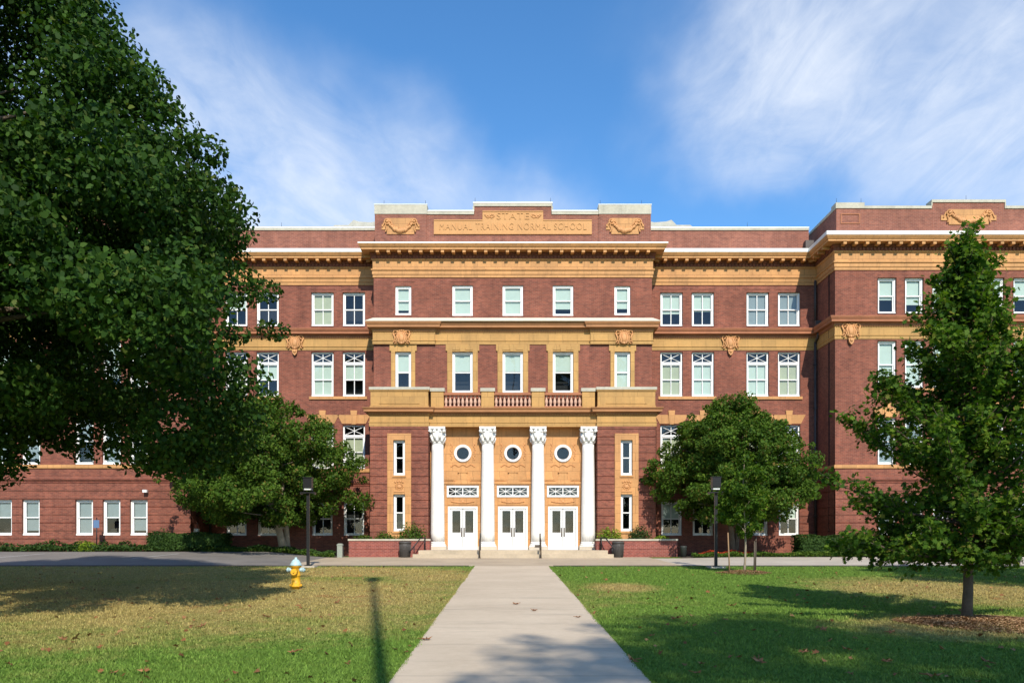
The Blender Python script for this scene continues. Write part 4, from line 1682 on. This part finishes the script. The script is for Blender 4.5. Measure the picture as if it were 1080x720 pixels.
# ------------------------------------------------------------------ street lamps, hydrant, sign
def lamp(x, y, lab):
    t = thing('lamp_post', lab, 'lamp post', (x, y, gz(x, y)), 'black lamp posts at the kerb')
    mb = MB()
    mb.box(-.055, .055, -.055, .055, .06, 3.0)
    mb.build('post', 'dark_metal', t)
    mb = MB()
    mb.box(-.32, .32, -.30, .30, -.1, .06)
    mb.build('footing', 'pale_concrete', t)
    mb = MB()
    mb.box(-.13, .13, -.13, .13, .06, .09)
    mb.box(-.29, .29, -.17, .17, 2.97, 3.01)
    for sx in (1, -1):
        mb.box(sx * .27 - .015, sx * .27 + .015, -.17, .17, 2.92, 2.969)
    mb.build('arm', 'dark_metal', t)
    mb = MB()
    mb.box(-.165, .165, -.15, .15, 3.18, 3.58)
    mb.box(-.19, .19, -.175, .175, 3.582, 3.61)
    for sx in (1, -1):
        for sy in (1, -1):
            mb.tube([(sx * .15, sy * .12, 3.02), (sx * .15, sy * .12, 3.18)], .018, 6)
    for k in range(5):
        mb.box(-.168, .168, -.158, -.151, 3.22 + k * .07, 3.255 + k * .07)
    h_ = mb.build('lamp_head', 'dark_metal', t)
    mb = MB()
    mb.box(-.14, .14, -.11, .11, 3.10, 3.178)
    mb.build('lens', 'lamp_lens', h_)


lamp((325 - 536) / 840 * 32.0, 32.0, 'black square lamp post before the left round tree')
lamp((755 - 536) / 840 * 31.6, 31.6, 'black square lamp post beside the staked sapling')

hx, hy = (312 - 536) / 840 * 21.9, 21.9
t = thing('fire_hydrant', 'yellow fire hydrant with pale blue cap on the dry left lawn', 'fire hydrant', (hx, hy, gz(hx, hy)))
mb = MB()
mb.lathe([(.115, -.05), (.115, .06), (.17, .07), (.17, .11), (.125, .12), (.118, .36), (.13, .37), (.13, .40), (.118, .41), (.116, .60), (.15, .61), (.15, .645), (.12, .65)], n=24)
for a in range(8):
    an = 2 * math.pi * a / 8
    mb.cbox((.15 * math.cos(an), .15 * math.sin(an), .125), (.03, .03, .03))
mb.build('barrel', 'hydrant_yellow', t)
mb = MB()
mb.lathe([(.165, .647), (.165, .67), (.145, .70), (.115, .76), (.075, .81), (.035, .825), (.033, .87), (.02, .875)], n=24)
mb.build('bonnet', 'hydrant_blue', t)
for sx in (1, -1):
    mb = MB()
    i = 0
    mb.tube([(sx * .10, 0, .53), (sx * .19, 0, .53)], [.06, .06], 12)
    mb.tube([(sx * .19, 0, .53), (sx * .235, 0, .53)], [.072, .065], 8)
    mb.tube([(sx * .235, 0, .53), (sx * .262, 0, .53)], .025, 5)
    mb.build('nozzle_cap', 'hydrant_blue', t)
mb = MB()
mb.tube([(0, -.10, .48), (0, -.18, .48)], .085, 14)
mb.tube([(0, -.18, .48), (0, -.23, .48)], [.095, .088], 8)
mb.tube([(0, -.23, .48), (0, -.26, .48)], .028, 5)
mb.build('nozzle_cap', 'hydrant_yellow', t)

sx_, sy_ = (102 - 536) / 840 * 41.0, 41.0
t = thing('parking_sign', 'small blue sign on a thin post before the left ground floor windows', 'sign', (sx_, sy_, gz(sx_, sy_)))
mb = MB()
mb.tube([(0, 0, -.2), (0, 0, 1.75)], .028, 8)
mb.build('post', 'dark_metal', t)
mb = MB()
mb.box(-.15, .15, -.045, -.03, 1.22, 1.62)
mb.build('panel', 'sign_blue', t)
t = thing('utility_box', 'small pale utility box in the dark shade under the left round tree', 'utility box', ((207 - 536) / 840 * 42.3, 42.3, gz(-16, 42.3)))
mb = MB()
mb.box(-.13, .13, -.1, .1, .55, 1.15)
mb.box(-.15, .15, -.12, .12, 1.152, 1.19)
mb.build('housing', 'flashing', t)
mb = MB()
mb.tube([(0, 0, -.2), (0, 0, .56)], .04, 8)
mb.build('post', 'grey_box', t)

# a tall floodlight mast behind the viewer: its long thin shadow lies on the left lawn
t = thing('floodlight_mast', 'tall thin pole whose shadow lies across the left lawn', 'pole', (.62, -2.6, gz(0, -2.6)))
mb = MB()
mb.tube([(0, 0, 0), (0, 0, 12), (0, 0, 24.8)], [.13, .10, .07], 12)
mb.build('post', 'dark_metal', t)
mb = MB()
mb.box(-.2, .2, -.2, .2, 23.9, 25.1)
mb.build('lamp_head', 'dark_metal', t)

# ------------------------------------------------------------------ foliage
def leaf_mesh(name, centres, size, outward, mat, parent=None, up=0.35, aspect=0.62, out_w=0.7, fold=0.15, shape='diamond'):
    n = len(centres)
    nv = nrg.normal(size=(n, 3))
    nv /= np.linalg.norm(nv, axis=1, keepdims=True)
    nv = nv + out_w * outward + np.array([0, 0, up])
    nv /= np.linalg.norm(nv, axis=1, keepdims=True) + 1e-9
    t = np.cross(nv, nrg.normal(size=(n, 3)))
    t /= np.linalg.norm(t, axis=1, keepdims=True) + 1e-9
    b = np.cross(nv, t)
    L = (size * nrg.uniform(0.65, 1.25, n))[:, None]
    if shape == 'diamond':
        loc = [(-.5, 0, 0), (0.0, -.5 * aspect, 1), (.5, 0, 0), (0.0, .5 * aspect, 1)]
    elif shape == 'pointed':
        loc = [(-.5, 0, 0), (-.24, -.34, .8), (.16, -.27, .8), (.5, 0, 0), (.16, .27, .8), (-.24, .34, .8)]
    else:                                                  # a lobed leaf
        loc = [(-.5, 0, 0), (-.18, -.40, .6), (.02, -.2, .3), (.22, -.5, 1), (.20, -.16, .2), (.5, 0, 0), (.20, .16, .2), (.22, .5, 1), (.02, .2, .3), (-.18, .40, .6)]
    k = len(loc)
    V = np.empty((n, k, 3), dtype=np.float32)
    for i, (u, v, w) in enumerate(loc):
        V[:, i] = centres + t * L * u + b * L * v + nv * L * fold * w
    me = bpy.data.meshes.new(name)
    me.vertices.add(n * k)
    me.vertices.foreach_set('co', V.reshape(-1))
    me.loops.add(n * k)
    me.loops.foreach_set('vertex_index', np.arange(n * k, dtype=np.int32))
    me.polygons.add(n)
    me.polygons.foreach_set('loop_start', np.arange(0, n * k, k, dtype=np.int32))
    me.update(calc_edges=True)
    me.validate()
    me.materials.append(M[mat])
    return link(name, me, parent)


def crown_clumps(prof, n, seed, lob=0.16, inner=0.35, flat=1.0):
    """clump centres inside a crown whose radius by height is prof = [(z, r)]"""
    g_ = np.random.default_rng(seed)
    zs = np.array([p[0] for p in prof])
    rs = np.array([p[1] for p in prof])
    out = []
    zz = np.linspace(zs[0], zs[-1], 200)
    wgt = np.interp(zz, zs, rs) + 0.15
    wgt /= wgt.sum()
    ph = g_.uniform(0, 6.28, 6)
    for _ in range(n):
        z = g_.choice(zz, p=wgt)
        th = g_.uniform(0, 2 * math.pi)
        r = np.interp(z, zs, rs)
        r *= 1 + lob * (math.sin(3 * th + ph[0] + z * 0.6) + 0.7 * math.sin(5 * th + ph[1] - z * 1.1) + 0.6 * math.sin(2 * z + ph[2] + th))
        q = math.sqrt(g_.uniform(inner ** 2, 1.0)) if g_.uniform() < .8 else g_.uniform(0.1, inner + .2)
        out.append((math.cos(th) * r * q, math.sin(th) * r * q * flat, z))
    return np.array(out)


def tree(name, label, group, base, prof, nclump, per, clump_r, leaf, mat, bark, trunk_r, trunk_h, seed, lean=(0, 0), stems=1, limbs=24, shape='diamond', lob=.16, inner=.35, crown_off=(0, 0), squash=.62, up=.35, extra=(), stray=.10):
    t = thing(name, label, 'tree', base, group)
    g_ = np.random.default_rng(seed + 50)
    C = crown_clumps(prof, nclump, seed, lob, inner)
    C[:, 0] += crown_off[0]
    C[:, 1] += crown_off[1]
    cr = clump_r * g_.uniform(.5, 1.4, len(C))
    ns_ = int(len(C) * stray)                       # stray shoots that break the outline
    for i in range(ns_):
        z = C[i, 2]
        rr_ = float(np.interp(z, [p[0] for p in prof], [p[1] for p in prof]))
        th = g_.uniform(0, 6.283)
        q = g_.uniform(1.0, 1.0 + .45 / max(rr_, 3))
        C[i, 0], C[i, 1] = crown_off[0] + math.cos(th) * rr_ * q, crown_off[1] + math.sin(th) * rr_ * q
        C[i, 2] += g_.uniform(-.1, .45)
        cr[i] = clump_r * g_.uniform(.35, .6)
    if len(extra):
        C = np.concatenate([C, np.array(extra)])
        cr = np.concatenate([cr, np.full(len(extra), clump_r * 1.05)])
    zmid = (prof[0][0] * .6 + prof[-1][0] * .4)
    pts, outw = [], []
    for c, r in zip(C, cr):
        m = int(per * (r / clump_r) ** 2)
        d = g_.normal(size=(m, 3))
        d /= np.linalg.norm(d, axis=1, keepdims=True)
        rad = r * g_.uniform(0.25, 1.0, (m, 1)) ** .6
        pts.append(c + d * rad * np.array([1, 1, squash]))
        o = c - np.array([crown_off[0], crown_off[1], zmid])
        o = o / (np.linalg.norm(o) + 1e-6)
        outw.append(np.repeat((o * .6)[None], m, 0) + d * .55)
    pts, outw = np.concatenate(pts), np.concatenate(outw)
    leaf_mesh('crown', pts, leaf, outw, mat, t, up=up, shape=shape, aspect=.66)
    mb = MB()
    top = prof[-1][0] * .9
    trunks = []
    for s_ in range(stems):
        a = 2 * math.pi * s_ / stems + 0.6
        sp_ = 0 if stems == 1 else .28
        pl = []
        for k in range(9):
            u = k / 8
            x = crown_off[0] * u + math.cos(a) * sp_ * (.35 + u * 2.6) + .05 * math.sin(u * 7 + s_)
            y = crown_off[1] * u + math.sin(a) * sp_ * (.35 + u * 2.6) + .05 * math.cos(u * 6 + s_)
            pl.append((x, y, -.1 + u * (top + .1)))
        rr = [trunk_r * (1.25 if k == 0 else (1 - .88 * k / 8)) for k in range(9)]
        mb.tube(pl, rr, 12)
        trunks.append((pl, rr))
    idx = g_.choice(len(C), min(limbs, len(C)), replace=False)
    for q, i in enumerate(idx):
        pl, rr = trunks[q % stems]
        e = Vector(C[i])
        e = Vector((crown_off[0] * .5 + (e.x - crown_off[0] * .5) * .72, e.y * .72, e.z))       # limbs end inside the leaves
        u = min(.85, max(trunk_h / top, (e.z - .25 * math.hypot(e.x, e.y)) / top * .85))
        f = u * 8
        k = int(f)
        s0 = Vector(pl[k]).lerp(Vector(pl[min(k + 1, 8)]), f - k)
        mid_ = s0.lerp(e, .5) + Vector((0, 0, .12 * (e - s0).length))
        r0 = min(rr[k] * .55, trunk_r * .4)
        mb.tube([s0, s0.lerp(mid_, .55) + Vector((0, 0, .03)), mid_, mid_.lerp(e, .6), e], [r0, r0 * .8, r0 * .55, r0 * .3, .012], 7)
    mb.build('trunk', bark, t)
    return t


# the large tree that fills the left of the picture
st_ = tree('shade_tree', 'large dark green tree filling the left edge above the shaded lawn', None, (-14.76, 15.84, gz(-14, 15.84) - .15),
     [(3.45, 5.4), (4.0, 7.2), (4.8, 7.75), (6.2, 7.65), (7.4, 7.3), (8.3, 6.5), (9.2, 6.2), (10, 5.3), (11.5, 4.2), (13.2, 3.0), (14.8, 1.2)],
     860, 560, 0.72, 0.098, 'leaf_big', 'bark', .42, 2.2, 3, limbs=60, lob=.03, inner=.45, shape='pointed', stray=.06,
     extra=[(rng.uniform(4.6, 7.2), rng.uniform(-2.5, 3.0), rng.uniform(5.4, 7.6)) for _ in range(34)] + [(6.0, 0, 8.9), (6.3, .5, 8.4), (6.1, -.6, 8.6), (6.9, 0, 7.6), (7.3, -.3, 6.9), (7.2, .6, 7.1), (5.5, 0, 9.6), (5.6, .8, 9.3), (5.0, .2, 10.3),
            (7.3, 0, 3.7), (7.5, .6, 3.5), (7.1, 1.0, 3.1), (6.7, .5, 2.8), (6.9, -.2, 3.2), (6.3, .8, 2.9), (7.6, .2, 4.1), (5.6, 1.5, 3.0), (3.4, .5, 2.9), (3.0, .9, 2.7)])
st_.scale = (1.2, 1.2, 1.2)
# rounded trees either side of the entrance
tree('round_tree', 'round crowned tree with pale forked trunk left of the entrance, under the large tree', 'round trees before the wings', (-11.5, 41.0, gz(-11.5, 41)),
     [(1.7, 2.6), (2.3, 4.2), (3.4, 4.75), (4.8, 4.4), (6.0, 3.5), (7.0, 2.3), (7.8, .8)],
     420, 250, 0.55, 0.155, 'leaf_round', 'pale_bark', .17, 1.2, 21, stems=3, limbs=36, lob=.15, inner=.4, crown_off=(-1.1, 0), squash=.75, stray=.16)
tree('round_tree', 'round crowned dense tree right of the entrance, behind the staked sapling', 'round trees before the wings', (11.6, 41.0, gz(11.6, 41)),
     [(2.0, 2.3), (2.7, 3.6), (3.8, 4.0), (5.0, 3.7), (6.3, 2.8), (7.2, 1.8), (7.9, .7)],
     400, 250, 0.55, 0.155, 'leaf_round', 'bark', .16, 1.2, 33, stems=2, limbs=36, lob=.14, inner=.4, squash=.75, stray=.16)
# staked sapling in its mulch ring
sx, sy = (785 - 536) / 840 * 28.4, 28.4
tree('sapling', 'slender young tree held by stakes in a mulch ring on the right lawn', None, (sx, sy, gz(sx, sy)),
     [(1.25, .15), (1.7, .62), (2.5, .85), (3.2, .7), (4.0, .42), (4.7, .12)],
     60, 110, 0.30, 0.12, 'leaf_maple', 'pale_bark', .045, 1.0, 5, limbs=16, lob=.1)
for k, (dx, dy, h, lab, mt) in enumerate(((-.55, -.1, 1.45, 'leaning brown wooden stake left of the sapling', 'stake_wood'), (.30, -.15, 1.15, 'dark thin stake just right of the sapling trunk', 'dark_wood'), (.46, .2, 1.3, 'dark thin stake farthest right of the sapling', 'dark_wood'))):
    mb = MB()
    mb.tube([(0, 0, -.1), (-.06 if k == 0 else .02, 0, h)], [.028, .024], 6)
    o = mb.build('stake', mt, None, (sx + dx, sy + dy, gz(sx, sy)))
    tag(o, lab, 'stake', 'stakes around the sapling')
# young maple on the right lawn
mx_, my_ = (1020 - 536) / 840 * 14.9, 14.9
def maple(base):
    """an open young maple: ascending branches with twigs, leaves set along the twigs"""
    t = thing('maple_tree', 'young maple with slim trunk in a mulch ring at right, nearest the viewer', 'tree', base)
    g_ = np.random.default_rng(77)
    zs = [1.25, 1.6, 2.2, 3.0, 3.8, 4.6, 5.4, 6.2, 7.0]
    rs = [2.1, 2.45, 2.42, 2.0, 1.5, 1.0, .68, .44, .2]
    mb = MB()
    tp = [(.03 * math.sin(k * 1.3), .03 * math.cos(k), -.1 + k * .72) for k in range(11)]
    tr = [.105, .085, .08, .072, .063, .053, .043, .034, .026, .017, .008]
    mb.tube(tp, tr, 12)
    pts, outw = [], []

    def sprig(a, b, n, spread):
        u = g_.uniform(.05, 1.05, (n, 1))
        p = a + (b - a) * u + g_.normal(size=(n, 3)) * spread * np.array([1, 1, .8])
        pts.append(p)
        d = (b - a) / (np.linalg.norm(b - a) + 1e-6)
        outw.append(np.repeat((d * .5 + np.array([0, 0, .3]))[None], n, 0) + g_.normal(size=(n, 3)) * .4)

    NB = 110
    for i in range(NB):
        q = (i + .5) / NB
        h0 = 1.12 + 5.6 * q ** 1.45
        az = i * 2.39996 + g_.uniform(-.35, .35)
        rise = .35 + .75 * q + g_.uniform(-.15, .2)                 # steeper towards the top
        zt = h0 + .4
        R_ = float(np.interp(zt, zs, rs)) * g_.choice([1.0, 1.0, .92, .8, .55, .4, 1.06])
        a = np.array([0, 0, h0])
        b = np.array([math.cos(az) * R_, math.sin(az) * R_, min(h0 + R_ * rise, 7.35)])
        if q < .30:
            b[2] = h0 + R_ * rise * .55 - .10
        m = a * .45 + b * .55 + np.array([0, 0, -.06 * R_])
        r0 = .030 * (1 - q * .6)
        mb.tube([a, m, b], [r0, r0 * .6, .005], 6)
        L = np.linalg.norm(b - a)
        nt_ = int(5 + 5.5 * L)
        for j in range(nt_):
            u = g_.uniform(.15, 1.0)
            c0 = a + (m - a) * (u / .55) if u < .55 else m + (b - m) * ((u - .55) / .45)
            d = (b - a) / L + g_.normal(size=3) * .55 + np.array([0, 0, .35])
            d /= np.linalg.norm(d)
            c1 = c0 + d * g_.uniform(.22, .52) * (1.15 - .3 * u)
            mb.tube([c0, c1], [.008, .003], 4)
            sprig(c0, c1, int(g_.integers(17, 36)), .085)
        sprig(m, b, int(26 * L), .10)
    for k in range(7):                                              # leader and the shoots round it
        a = np.array([0, 0, 5.9 + .18 * k])
        az = k * 2.1
        b = a + np.array([math.cos(az) * .22, math.sin(az) * .22, .65 - .03 * k])
        mb.tube([a, b], [.010, .003], 5)
        sprig(a, b, 60, .085)
    sprig(np.array([0, 0, 6.6]), np.array([.02, 0, 7.3]), 90, .07)
    pts, outw = np.concatenate(pts), np.concatenate(outw)
    leaf_mesh('crown', pts, .108, outw, 'leaf_maple', t, up=.45, shape='lobed', aspect=.66)
    mb.build('trunk', 'bark', t)
    return t


mx_, my_ = (1020 - 536) / 840 * 14.9, 14.9
maple((mx_, my_, gz(mx_, my_)))
# trees beside and behind the viewer: only their shade falls into the picture
tree('lawn_tree', 'tall tree behind the viewer whose shade falls on the near lawn and walk', None, (9.9, -18.5, gz(9, -18)),
     [(15.5, 2.5), (17.5, 5.0), (20, 6.2), (23, 6.0), (26, 4.2), (28.5, 1.2)],
     260, 120, 1.05, 0.30, 'leaf_big', 'bark', .4, 12, 41, limbs=30, lob=.12, inner=.2)
tree('lawn_tree', 'tree just right of the view whose shade falls on the far right lawn', None, (18.6, 20.5, gz(18, 20)),
     [(2.6, 2.5), (3.6, 4.2), (5, 4.5), (7, 3.9), (9, 2.4), (10.2, .8)],
     170, 120, 0.8, 0.24, 'leaf_big', 'bark', .28, 2.2, 42, limbs=20, lob=.1, inner=.4)


def mound(n, cx, cy, rx, ry, h, z0=0.0):
    """points through a dome"""
    d = nrg.normal(size=(n, 3))
    d /= np.linalg.norm(d, axis=1, keepdims=True)
    d[:, 2] = np.abs(d[:, 2])
    r = nrg.uniform(.2, 1, (n, 1)) ** .4
    bumps = 1 + .16 * np.sin(5 * np.arctan2(d[:, 1], d[:, 0]) + cx)[:, None]
    return d * r * np.array([rx, ry, h]) * bumps, d


def shrub(x, y, z, rx, ry, h, mat, label, n=900, leaf=.10, name='shrub', group=None):
    t = thing(name, label, 'shrub', (x, y, z), group)
    p, d = mound(n, x, y, rx, ry, h)
    leaf_mesh('foliage', p, leaf, d, mat, t)
    mb = MB()
    for k in range(6):
        a = k * 1.05
        mb.tube([(0, 0, -.05), (math.cos(a) * rx * .3, math.sin(a) * ry * .3, h * .4), (math.cos(a) * rx * .55, math.sin(a) * ry * .55, h * .75)], [.02, .014, .006], 5)
    mb.build('stem', 'bark', t)
    return t


shrub(-5.05, 41.85, .78, .82, .38, 1.0, 'leaf_round', 'dark green shrub at the step end of the left planter', 1100, group='shrubs in the planters')
shrub(-6.45, 41.85, .78, .60, .3, .55, 'leaf_round', 'low dark shrub in the middle of the left planter', 700, group='shrubs in the planters')
shrub(-7.6, 41.85, .78, .6, .3, .36, 'leaf_cover', 'leafy green shrub at the far left of the left planter', 700, group='shrubs in the planters')
shrub(5.30, 41.85, .78, .74, .3, .78, 'leaf_lime', 'yellow green shrub at the step end of the right planter', 900, group='shrubs in the planters')
shrub(6.95, 41.85, .78, .62, .32, .84, 'leaf_hedge', 'dark upright shrub in the middle of the right planter', 1000, group='shrubs in the planters')
shrub(8.05, 41.85, .78, .45, .28, .34, 'leaf_lime', 'small lime green shrub at the far right of the right planter', 600, group='shrubs in the planters')


def hedge(x0, x1, y0, y1, h, lab, n, mat='leaf_hedge', leaf=.11, top_var=.05):
    t = thing('hedge', lab, 'hedge', ((x0 + x1) / 2, (y0 + y1) / 2, gz((x0 + x1) / 2, 41)), 'clipped hedges before the wings')
    w, d = (x1 - x0) / 2, (y1 - y0) / 2
    p = nrg.uniform(-1, 1, (n, 3))
    ax = nrg.choice(3, n, p=[.15, .5, .35])
    sgn = np.where(nrg.uniform(size=n) < .5, -1, 1)
    p[np.arange(n), ax] = sgn * nrg.uniform(.86, 1.02, n)
    o = np.zeros((n, 3))
    o[np.arange(n), ax] = sgn
    p[:, 2] = (p[:, 2] + 1) / 2
    pts = p * np.array([w, d, h])
    pts[:, 2] += top_var * np.sin(pts[:, 0] * 3.1) * (p[:, 2] > .5)
    leaf_mesh('foliage', pts, leaf, o, mat, t)
    mb = MB()
    mb.box(-w * .93, w * .93, -d * .9, d * .9, -.1, h * .93)
    mb.build('twig_core', 'leaf_hedge', t)
    return t


hedge(14.9, 18.9, 40.6, 42.0, 1.05, 'clipped dark hedge before the inner corner of the right pavilion', 5200)
hedge(19.4, 21.2, 41.0, 42.0, .75, 'lower clipped hedge right of the taller hedge, behind the maple', 1800)
hedge(-18.6, -14.6, 40.9, 42.2, .95, 'dark clipped hedge in shade before the left pavilion corner', 5000)
shrub(-17.9, 41.3, gz(-18, 41), .9, .7, 1.1, 'leaf_hedge', 'tall rounded dark shrub at the left end of the shaded hedge', 1400)
shrub(-21.6, 40.8, gz(-21, 41), .62, .4, .52, 'leaf_lime', 'bright lime green shrub among the low planting at far left', 900)


def cover(name, x0, x1, y0, y1, h, n, mat, leaf, lab=None):
    p = np.column_stack([nrg.uniform(x0, x1, n), nrg.uniform(y0, y1, n), np.zeros(n)])
    zz = np.array([gz(a, b2) for a, b2 in p[:, :2]])
    hh = h * (.6 + .4 * np.sin(p[:, 0] * 1.7 + np.sin(p[:, 0] * .6) * 2) ** 2)
    p[:, 2] = zz + hh * nrg.uniform(0.05, 1, n) ** .7
    o = leaf_mesh(name, p, leaf, np.repeat(np.array([[0, -.4, .8]]), n, 0), mat)
    return tag(o, lab, None, None, 'stuff')


cover('ground_cover', -30, -9.0, 40.45, 41.6, .34, 12000, 'leaf_hedge', .13, 'low green planting along the front of the left wing')
cover('ground_cover', -15.5, -8.9, 40.42, 40.9, .22, 4200, 'leaf_cover', .11, 'bright green edging before the left round tree')
cover('ground_cover', -30, -19.4, 41.5, 43.0, .60, 6000, 'leaf_hedge', .14, 'taller dark planting under the far left windows')
cover('ground_cover', 9.3, 30, 39.65, 40.6, .26, 11000, 'leaf_cover', .11, 'green edging plants along the front of the right wing')
cover('flower_bed', 9.7, 12.4, 40.3, 40.75, .34, 1500, 'petal_red', .07, 'red flowers under the right round tree')

# mulch rings
for cx, cy, rr, n in ((mx_ + .15, my_ - .35, 1.45, 13000), (sx, sy - .05, .95, 4000)):
    a = nrg.uniform(0, 6.283, n)
    q = rr * np.sqrt(nrg.uniform(0, 1, n)) * (1 + .12 * np.sin(3 * a))
    xx, yy = cx + np.cos(a) * q, cy + np.sin(a) * q * .8
    zz = np.array([gz(u, v) for u, v in zip(xx, yy)]) + .10 * np.clip(1 - (q / rr) ** 2, 0, 1) + nrg.uniform(.0, .025, n)
    o = leaf_mesh('mulch', np.column_stack([xx, yy, zz]), .052, np.repeat(np.array([[0, 0, 1.0]]), n, 0), 'mulch_chip', None, up=1.0, aspect=.35, out_w=1.2)
    tag(o, 'reddish brown bark mulch around a tree foot', None, None, 'stuff')

# grass blades over the lawn, denser near the viewer
n = 330000
yy = 8.0 + 25 * nrg.uniform(0, 1, n) ** 1.55
half = .68 * yy + 1.5
xx = nrg.uniform(-1, 1, n) * half
keep = ((xx < WX0 - .01) | (xx > WX1 + .01)) & (yy < 32.6)
xx, yy = xx[keep], yy[keep]
ne = 15000
ey = 8.5 + 24 * nrg.uniform(0, 1, ne) ** 1.5
lft_ = nrg.uniform(size=ne) < .5
ew = np.abs(nrg.normal(0, .03, ne)) * (.5 + 1.0 * (np.sin(ey * 3.1 + lft_) + np.sin(ey * 1.3) > .2))
ex = np.where(lft_, WX0 - .02 + ew * .6, WX1 + .02 - ew * .6)
xx, yy = np.concatenate([xx, ex]), np.concatenate([yy, ey])
n = len(xx)
zz = -0.95 + .0238 * yy
h = nrg.uniform(.018, .05, n) * (1 + .3 * np.sin(xx * 1.3) * np.sin(yy * .9))
wd = nrg.uniform(.004, .008, n) * (1 + yy / 22)
an = nrg.uniform(0, 6.283, n)
ln = nrg.normal(0, .022, (n, 2))
V = np.empty((n, 3, 3), dtype=np.float32)
V[:, 0] = np.column_stack([xx - np.cos(an) * wd, yy - np.sin(an) * wd, zz - .004])
V[:, 1] = np.column_stack([xx + np.cos(an) * wd, yy + np.sin(an) * wd, zz - .004])
V[:, 2] = np.column_stack([xx + ln[:, 0], yy + ln[:, 1], zz + h])
me = bpy.data.meshes.new('grass')
me.vertices.add(n * 3)
me.vertices.foreach_set('co', V.reshape(-1))
me.loops.add(n * 3)
me.loops.foreach_set('vertex_index', np.arange(n * 3, dtype=np.int32))
me.polygons.add(n)
me.polygons.foreach_set('loop_start', np.arange(0, n * 3, 3, dtype=np.int32))
me.update(calc_edges=True)
me.materials.append(M['grass_blade'])
tag(link('grass', me), 'short mown grass of the two lawns', None, None, 'stuff')

# fallen leaves: the larger ones near the viewer one by one, the rest as litter
def fallen(size, seed):
    g_ = random.Random(seed)
    mb = MB()
    out = []
    for k in range(10):
        a = 2 * math.pi * k / 10
        r = size * (.5 if k % 2 == 0 else .24) * g_.uniform(.85, 1.15)
        out.append((math.cos(a) * r, math.sin(a) * r, g_.uniform(.0, .35) * size * (1 if k % 2 == 0 else .3)))
    for k in range(10):
        mb.quad((0, 0, .02), out[k], out[(k + 1) % 10])
    mb.tube([(-size * .2, 0, .02), (-size * .75, size * .1, .03)], .006, 4)
    return mb


lr = random.Random(19)
spots = []
for px, py in ((310, 690), (120, 712), (315, 640), (213, 662), (356, 636), (152, 710), (66, 676), (231, 633), (281, 652), (340, 622),
               (740, 702), (848, 690), (985, 716), (940, 668), (688, 672), (893, 687), (735, 712), (765, 655), (610, 652), (626, 648), (544, 638), (563, 645),
               (668, 699), (713, 654), (773, 640), (868, 665), (1040, 700), (800, 700), (935, 700), (450, 676)):
    Y = 1.9 * 840 / (py - 548)
    spots.append(((px - 536) / 840 * Y, Y))
protos = []
for k in range(3):
    o = fallen(.17, k).build('fallen_leaf', 'dead_leaf')
    protos.append(o)
for k, (x, y) in enumerate(spots):
    o = protos[k] if k < 3 else protos[k % 3].copy()
    if k >= 3:
        COL.objects.link(o)
    walk = WX0 < x < WX1
    o.location = (x, y, gz(x, y) + (.026 if walk else .03))
    o.rotation_euler = (lr.uniform(-.3, .3) * (not walk), lr.uniform(-.3, .3) * (not walk), lr.uniform(0, 6.28))
    s_ = lr.uniform(.7, 1.35) * (.8 if walk else 1)
    o.scale = (s_, s_, s_)
    lab = 'brown fallen leaf lying on the concrete walk' if walk else ('brown fallen leaf lying on the left lawn' if x < 0 else 'brown fallen leaf lying on the right lawn')
    tag(o, lab, 'leaf', 'fallen leaves on the walk' if walk else ('fallen leaves on the left lawn' if x < 0 else 'fallen leaves on the right lawn'))
n = 520
yy = 9 + 23 * nrg.uniform(0, 1, n)
xx = nrg.uniform(-.66, .66, n) * yy
keep = (xx < WX0 - .05) | (xx > WX1 + .05)
xx, yy = xx[keep], yy[keep]
zz = np.array([gz(a, b2) for a, b2 in zip(xx, yy)]) + .03
o = leaf_mesh('leaf_litter', np.column_stack([xx, yy, zz]), .10, np.repeat(np.array([[0, 0, 1.0]]), len(xx), 0), 'dead_leaf', None, up=.8, shape='lobed', fold=.3)
tag(o, 'small brown leaves scattered over the lawns', None, None, 'stuff')
